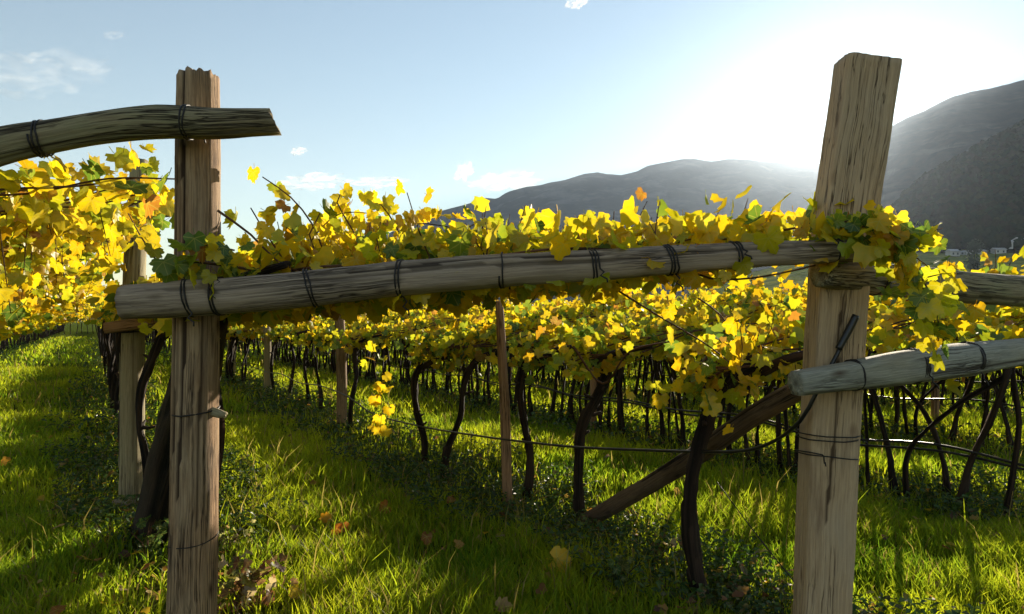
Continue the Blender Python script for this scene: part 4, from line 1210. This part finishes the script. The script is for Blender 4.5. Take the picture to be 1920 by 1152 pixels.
def build_cover():
    Xs, Ys, Ss, Hs = [], [], [], []
    for (n, z0, z1, s, hh) in ((80000, 2.6, 8, .022, .16), (60000, 8, 18, .034, .22), (26000, 18, 45, .06, .25)):
        X, Y = scatter(n, z0, z1, .8); Xs.append(X); Ys.append(Y); Ss.append(np.full(n, s)); Hs.append(np.full(n, hh))
    X, Y, S, Hh = map(np.concatenate, (Xs, Ys, Ss, Hs))
    U = X * N.x + Y * N.y
    dr = np.min(np.abs(U[:, None] - ROW_U[None, :] - .1), axis=1)
    m = vnoise(X, Y, 1.6, 7)
    keep = (dr < np.where(Y < 5.2, .22 + .45 * m, .5 + .6 * m)) & (rng.random(len(X)) < .95) & ~((U < 1.3) & (Y < 4.6))
    X, Y, S, Hh, m = X[keep], Y[keep], S[keep], Hh[keep], m[keep]; n = len(X)
    z = floor_h(X, Y) + .02 + Hh * rng.random(n) ** 1.4 * (.3 + m)
    S = S * rng.uniform(.6, 1.4, n)
    a = rng.uniform(0, 6.283, n); tl = rng.normal(0, .45, (n, 2))
    t = np.stack([np.cos(a), np.sin(a), tl[:, 0]], -1); t /= np.linalg.norm(t, axis=1)[:, None]
    b_ = np.stack([-np.sin(a), np.cos(a), tl[:, 1]], -1); b_ /= np.linalg.norm(b_, axis=1)[:, None]
    c = np.stack([X, Y, z], -1); S = S[:, None]
    up = np.array([0, 0, 1.0])
    V = np.stack([c - t * S, c + b_ * S * .62 + up * S * .22 - t * S * .1, c + t * S * 1.1 - up * S * .2, c - b_ * S * .62 + up * S * .22 - t * S * .1], 1).reshape(-1, 3)
    i = np.arange(n) * 4
    F3 = np.concatenate([np.stack([i, i + 2, i + 1], -1), np.stack([i, i + 3, i + 2], -1)])
    pal = np.array([(.045, .095, .022), (.06, .12, .025), (.08, .13, .03), (.10, .10, .03), (.035, .075, .022)])
    col = pal[rng.integers(0, len(pal), n)] * rng.uniform(.8, 1.25, (n, 1))
    C = np.ones((n, 4, 4), dtype=np.float32); C[:, :, :3] = col[:, None, :]
    me = mesh_np('ground_cover', V, F3, None, False); add_attr(me, 'tint', C.reshape(-1, 4), 'FLOAT_COLOR'); me.materials.append(M_COVER)
    o = mesh_obj('ground_cover', me); tag(o, 'low leafy weeds under the vine rows', kind='stuff')
    print('cover', n)
build_cover()

def build_litter():
    rnd = random.Random(44); lv = []
    pal = [(.30, .14, .06), (.20, .09, .04), (.42, .22, .05), (.50, .32, .08), (.15, .07, .035), (.60, .40, .03), (.34, .24, .14)]
    while len(lv) < 2600:
        Z = 2.6 + 19 * rnd.random() ** 1.3; X = rnd.uniform(-.85, .85) * Z
        u = X * N.x + Z * N.y; d = min(abs(u - q) for q in ROW_U)
        if rnd.random() > (1.0 if d < .7 else .28): continue
        nn = Vector((rnd.gauss(0, .5), rnd.gauss(0, .5), 1)).normalized(); t = Vector((rnd.gauss(0, 1), rnd.gauss(0, 1), 0)); t = (t - nn * t.dot(nn)).normalized()
        lv.append((Vector((X, Z, float(floor_h(np.array(X), np.array(Z))) + rnd.uniform(.015, .09))), t, nn, rnd.uniform(.05, .11), rnd.choice(pal)))
    o = mesh_obj('leaf_litter', foliage_mesh('leaf_litter', lv, rnd)); tag(o, 'scattered brown leaf litter in the grass', kind='stuff')
build_litter()

# fallen vine leaves one can pick out in the grass
FALL = [(1045, 1050, .20, (.80, .50, .01), 'large yellow fallen leaf in the grass left of the nearest vine trunk', (0, -.9, .35)), (612, 972, .11, (.75, .34, .02), 'orange fallen leaf, upper of three in the sunlit grass', (.2, -.7, .5)), (630, 992, .12, (.50, .15, .02), 'rust fallen leaf, left of the lower pair in sunlit grass', (-.2, -.5, .6)),
        (648, 990, .11, (.55, .20, .03), 'rust fallen leaf, right of the lower pair in sunlit grass', (.3, -.5, .6)), (722, 950, .14, (.42, .17, .04), 'curled brown fallen leaf in the grass under the hanging yellow shoot', (.5, -.8, .2)), (846, 940, .10, (.34, .15, .04), 'brown fallen leaf below the trunk that curves over', (0, -.9, .2)),
        (940, 1140, .12, (.50, .30, .13), 'tan fallen leaf at the bottom edge of the grass', (.1, -.4, .8)), (10, 866, .15, (.70, .33, .03), 'orange fallen leaf beside the grass aisle', (.1, -.5, .6)), (556, 1108, .10, (.62, .42, .03), 'yellow brown fallen leaf right of the withered plant', (.2, -.6, .6)), (800, 1006, .12, (.30, .13, .04), 'dark brown fallen leaf half sunk in shaded grass', (-.4, -.7, .3)),
        (858, 1020, .10, (.55, .30, .06), 'small tan fallen leaf in the middle of the grass', (.3, -.4, .8)), (108, 1144, .09, (.40, .16, .04), 'red brown fallen leaf in the grass left of the ragged post', (0, -.4, .8)), (946, 926, .07, (.72, .42, .02), 'tiny orange fallen leaf at the foot of the thin stake', (0, -.9, .3))]
for k, (px, py, s, c, lab, nrm) in enumerate(FALL):
    o = mesh_obj('fallen_leaf', LEAVES[k % len(LEAVES)]); p = G(px, py)
    rnd = random.Random(k); n = Vector(nrm).normalized(); t = Vector((rnd.uniform(-1, 1), rnd.uniform(-.3, .3), rnd.uniform(-1, 1))); t = (t - n * t.dot(n)).normalized(); x = t.cross(n)
    zz = float(floor_h(np.array(p.x), np.array(p.y))) + .115
    k_ = 1 - zz / EYE
    o.matrix_basis = Matrix(((x.x * s, t.x * s, n.x * s, p.x * k_), (x.y * s, t.y * s, n.y * s, p.y * k_), (x.z * s, t.z * s, n.z * s, zz), (0, 0, 0, 1)))
    o.color = (*c, 1); tag(o, lab, 'leaf', 'fallen leaves in the grass')

def weed(name, px, py, n, hgt, wid, size, cols, label, cat='plant', seed=0, nst=5):
    rnd = random.Random(seed); b = G(px, py); b.z = float(floor_h(np.array(b.x), np.array(b.y)))
    e = empty(name, b); tag(e, label, cat)
    st = []
    for k in range(nst):
        a = rnd.uniform(0, 6.28); r = wid * rnd.uniform(.3, 1)
        top = Vector((math.cos(a) * r, math.sin(a) * r * .6, hgt * rnd.uniform(.6, 1)))
        pts = [Vector((0, 0, -.02)), Vector((top.x * .3, top.y * .3, top.z * .6)), top]; st.append(pts)
        me = tube_mesh('stem', pts, [.005, .004, .002], 5, .05); me.materials.append(M_CANE); mesh_obj('stem', me, None, e)
    for k in range(n):
        pts = rnd.choice(st); f = rnd.random()
        q = pts[0].lerp(pts[1], f * 2) if f < .5 else pts[1].lerp(pts[2], f * 2 - 1)
        q = q + Vector((rnd.gauss(0, wid * .25), rnd.gauss(0, wid * .2), rnd.gauss(0, hgt * .12))); q.z = max(.02, q.z)
        t, nn = leaf_frame(rnd, .5, .5); s = rnd.uniform(*size); x = t.cross(nn)
        o = bpy.data.objects.new('leaf', rnd.choice(LEAVES)); o.matrix_basis = Matrix(((x.x * s, t.x * s, nn.x * s, q.x), (x.y * s, t.y * s, nn.y * s, q.y), (x.z * s, t.z * s, nn.z * s, q.z), (0, 0, 0, 1)))
        c = rnd.choice(cols); kk = rnd.uniform(.8, 1.2); o.color = (c[0] * kk, c[1] * kk, c[2] * kk, 1); o.parent = e; COL.objects.link(o)
DRY = [(.28, .15, .09), (.20, .10, .06), (.42, .32, .22), (.16, .06, .045), (.34, .30, .08), (.14, .15, .04)]
DK = [(.05, .10, .03), (.08, .14, .035), (.12, .15, .04)]
weed('withered_plant', 455, 1150, 120, .34, .26, (.05, .10), DRY, 'withered brown leafy plant right of the ragged post', seed=1, nst=9)
weed('withered_plant', 430, 1040, 60, .20, .14, (.03, .07), [(.45, .42, .22), (.36, .36, .15), (.3, .2, .12)], 'pale dry weeds against the right side of the ragged post', seed=2, nst=6)
weed('leafy_weed', 275, 1060, 34, .30, .14, (.05, .09), DK, 'dark leafy weed between the thick brace log and the grass', seed=3)
weed('leafy_weed', 1165, 1110, 34, .22, .16, (.05, .09), DK, 'green leafy weed in the grass left of the nearest vine trunk foot', seed=4)
weed('leafy_weed', 1240, 1040, 40, .16, .22, (.04, .07), DK + DRY[:3], 'mixed dry and green weeds behind the nearest vine trunk foot', seed=5, nst=8)
weed('leafy_weed', 1130, 1000, 40, .14, .25, (.04, .07), DK + DRY[:2], 'low dark weeds at the foot of the slanting brace', seed=6, nst=8)
weed('leafy_weed', 960, 965, 26, .14, .20, (.04, .06), DK, 'low green weeds at the foot of the thin brown stake', seed=7, nst=6)
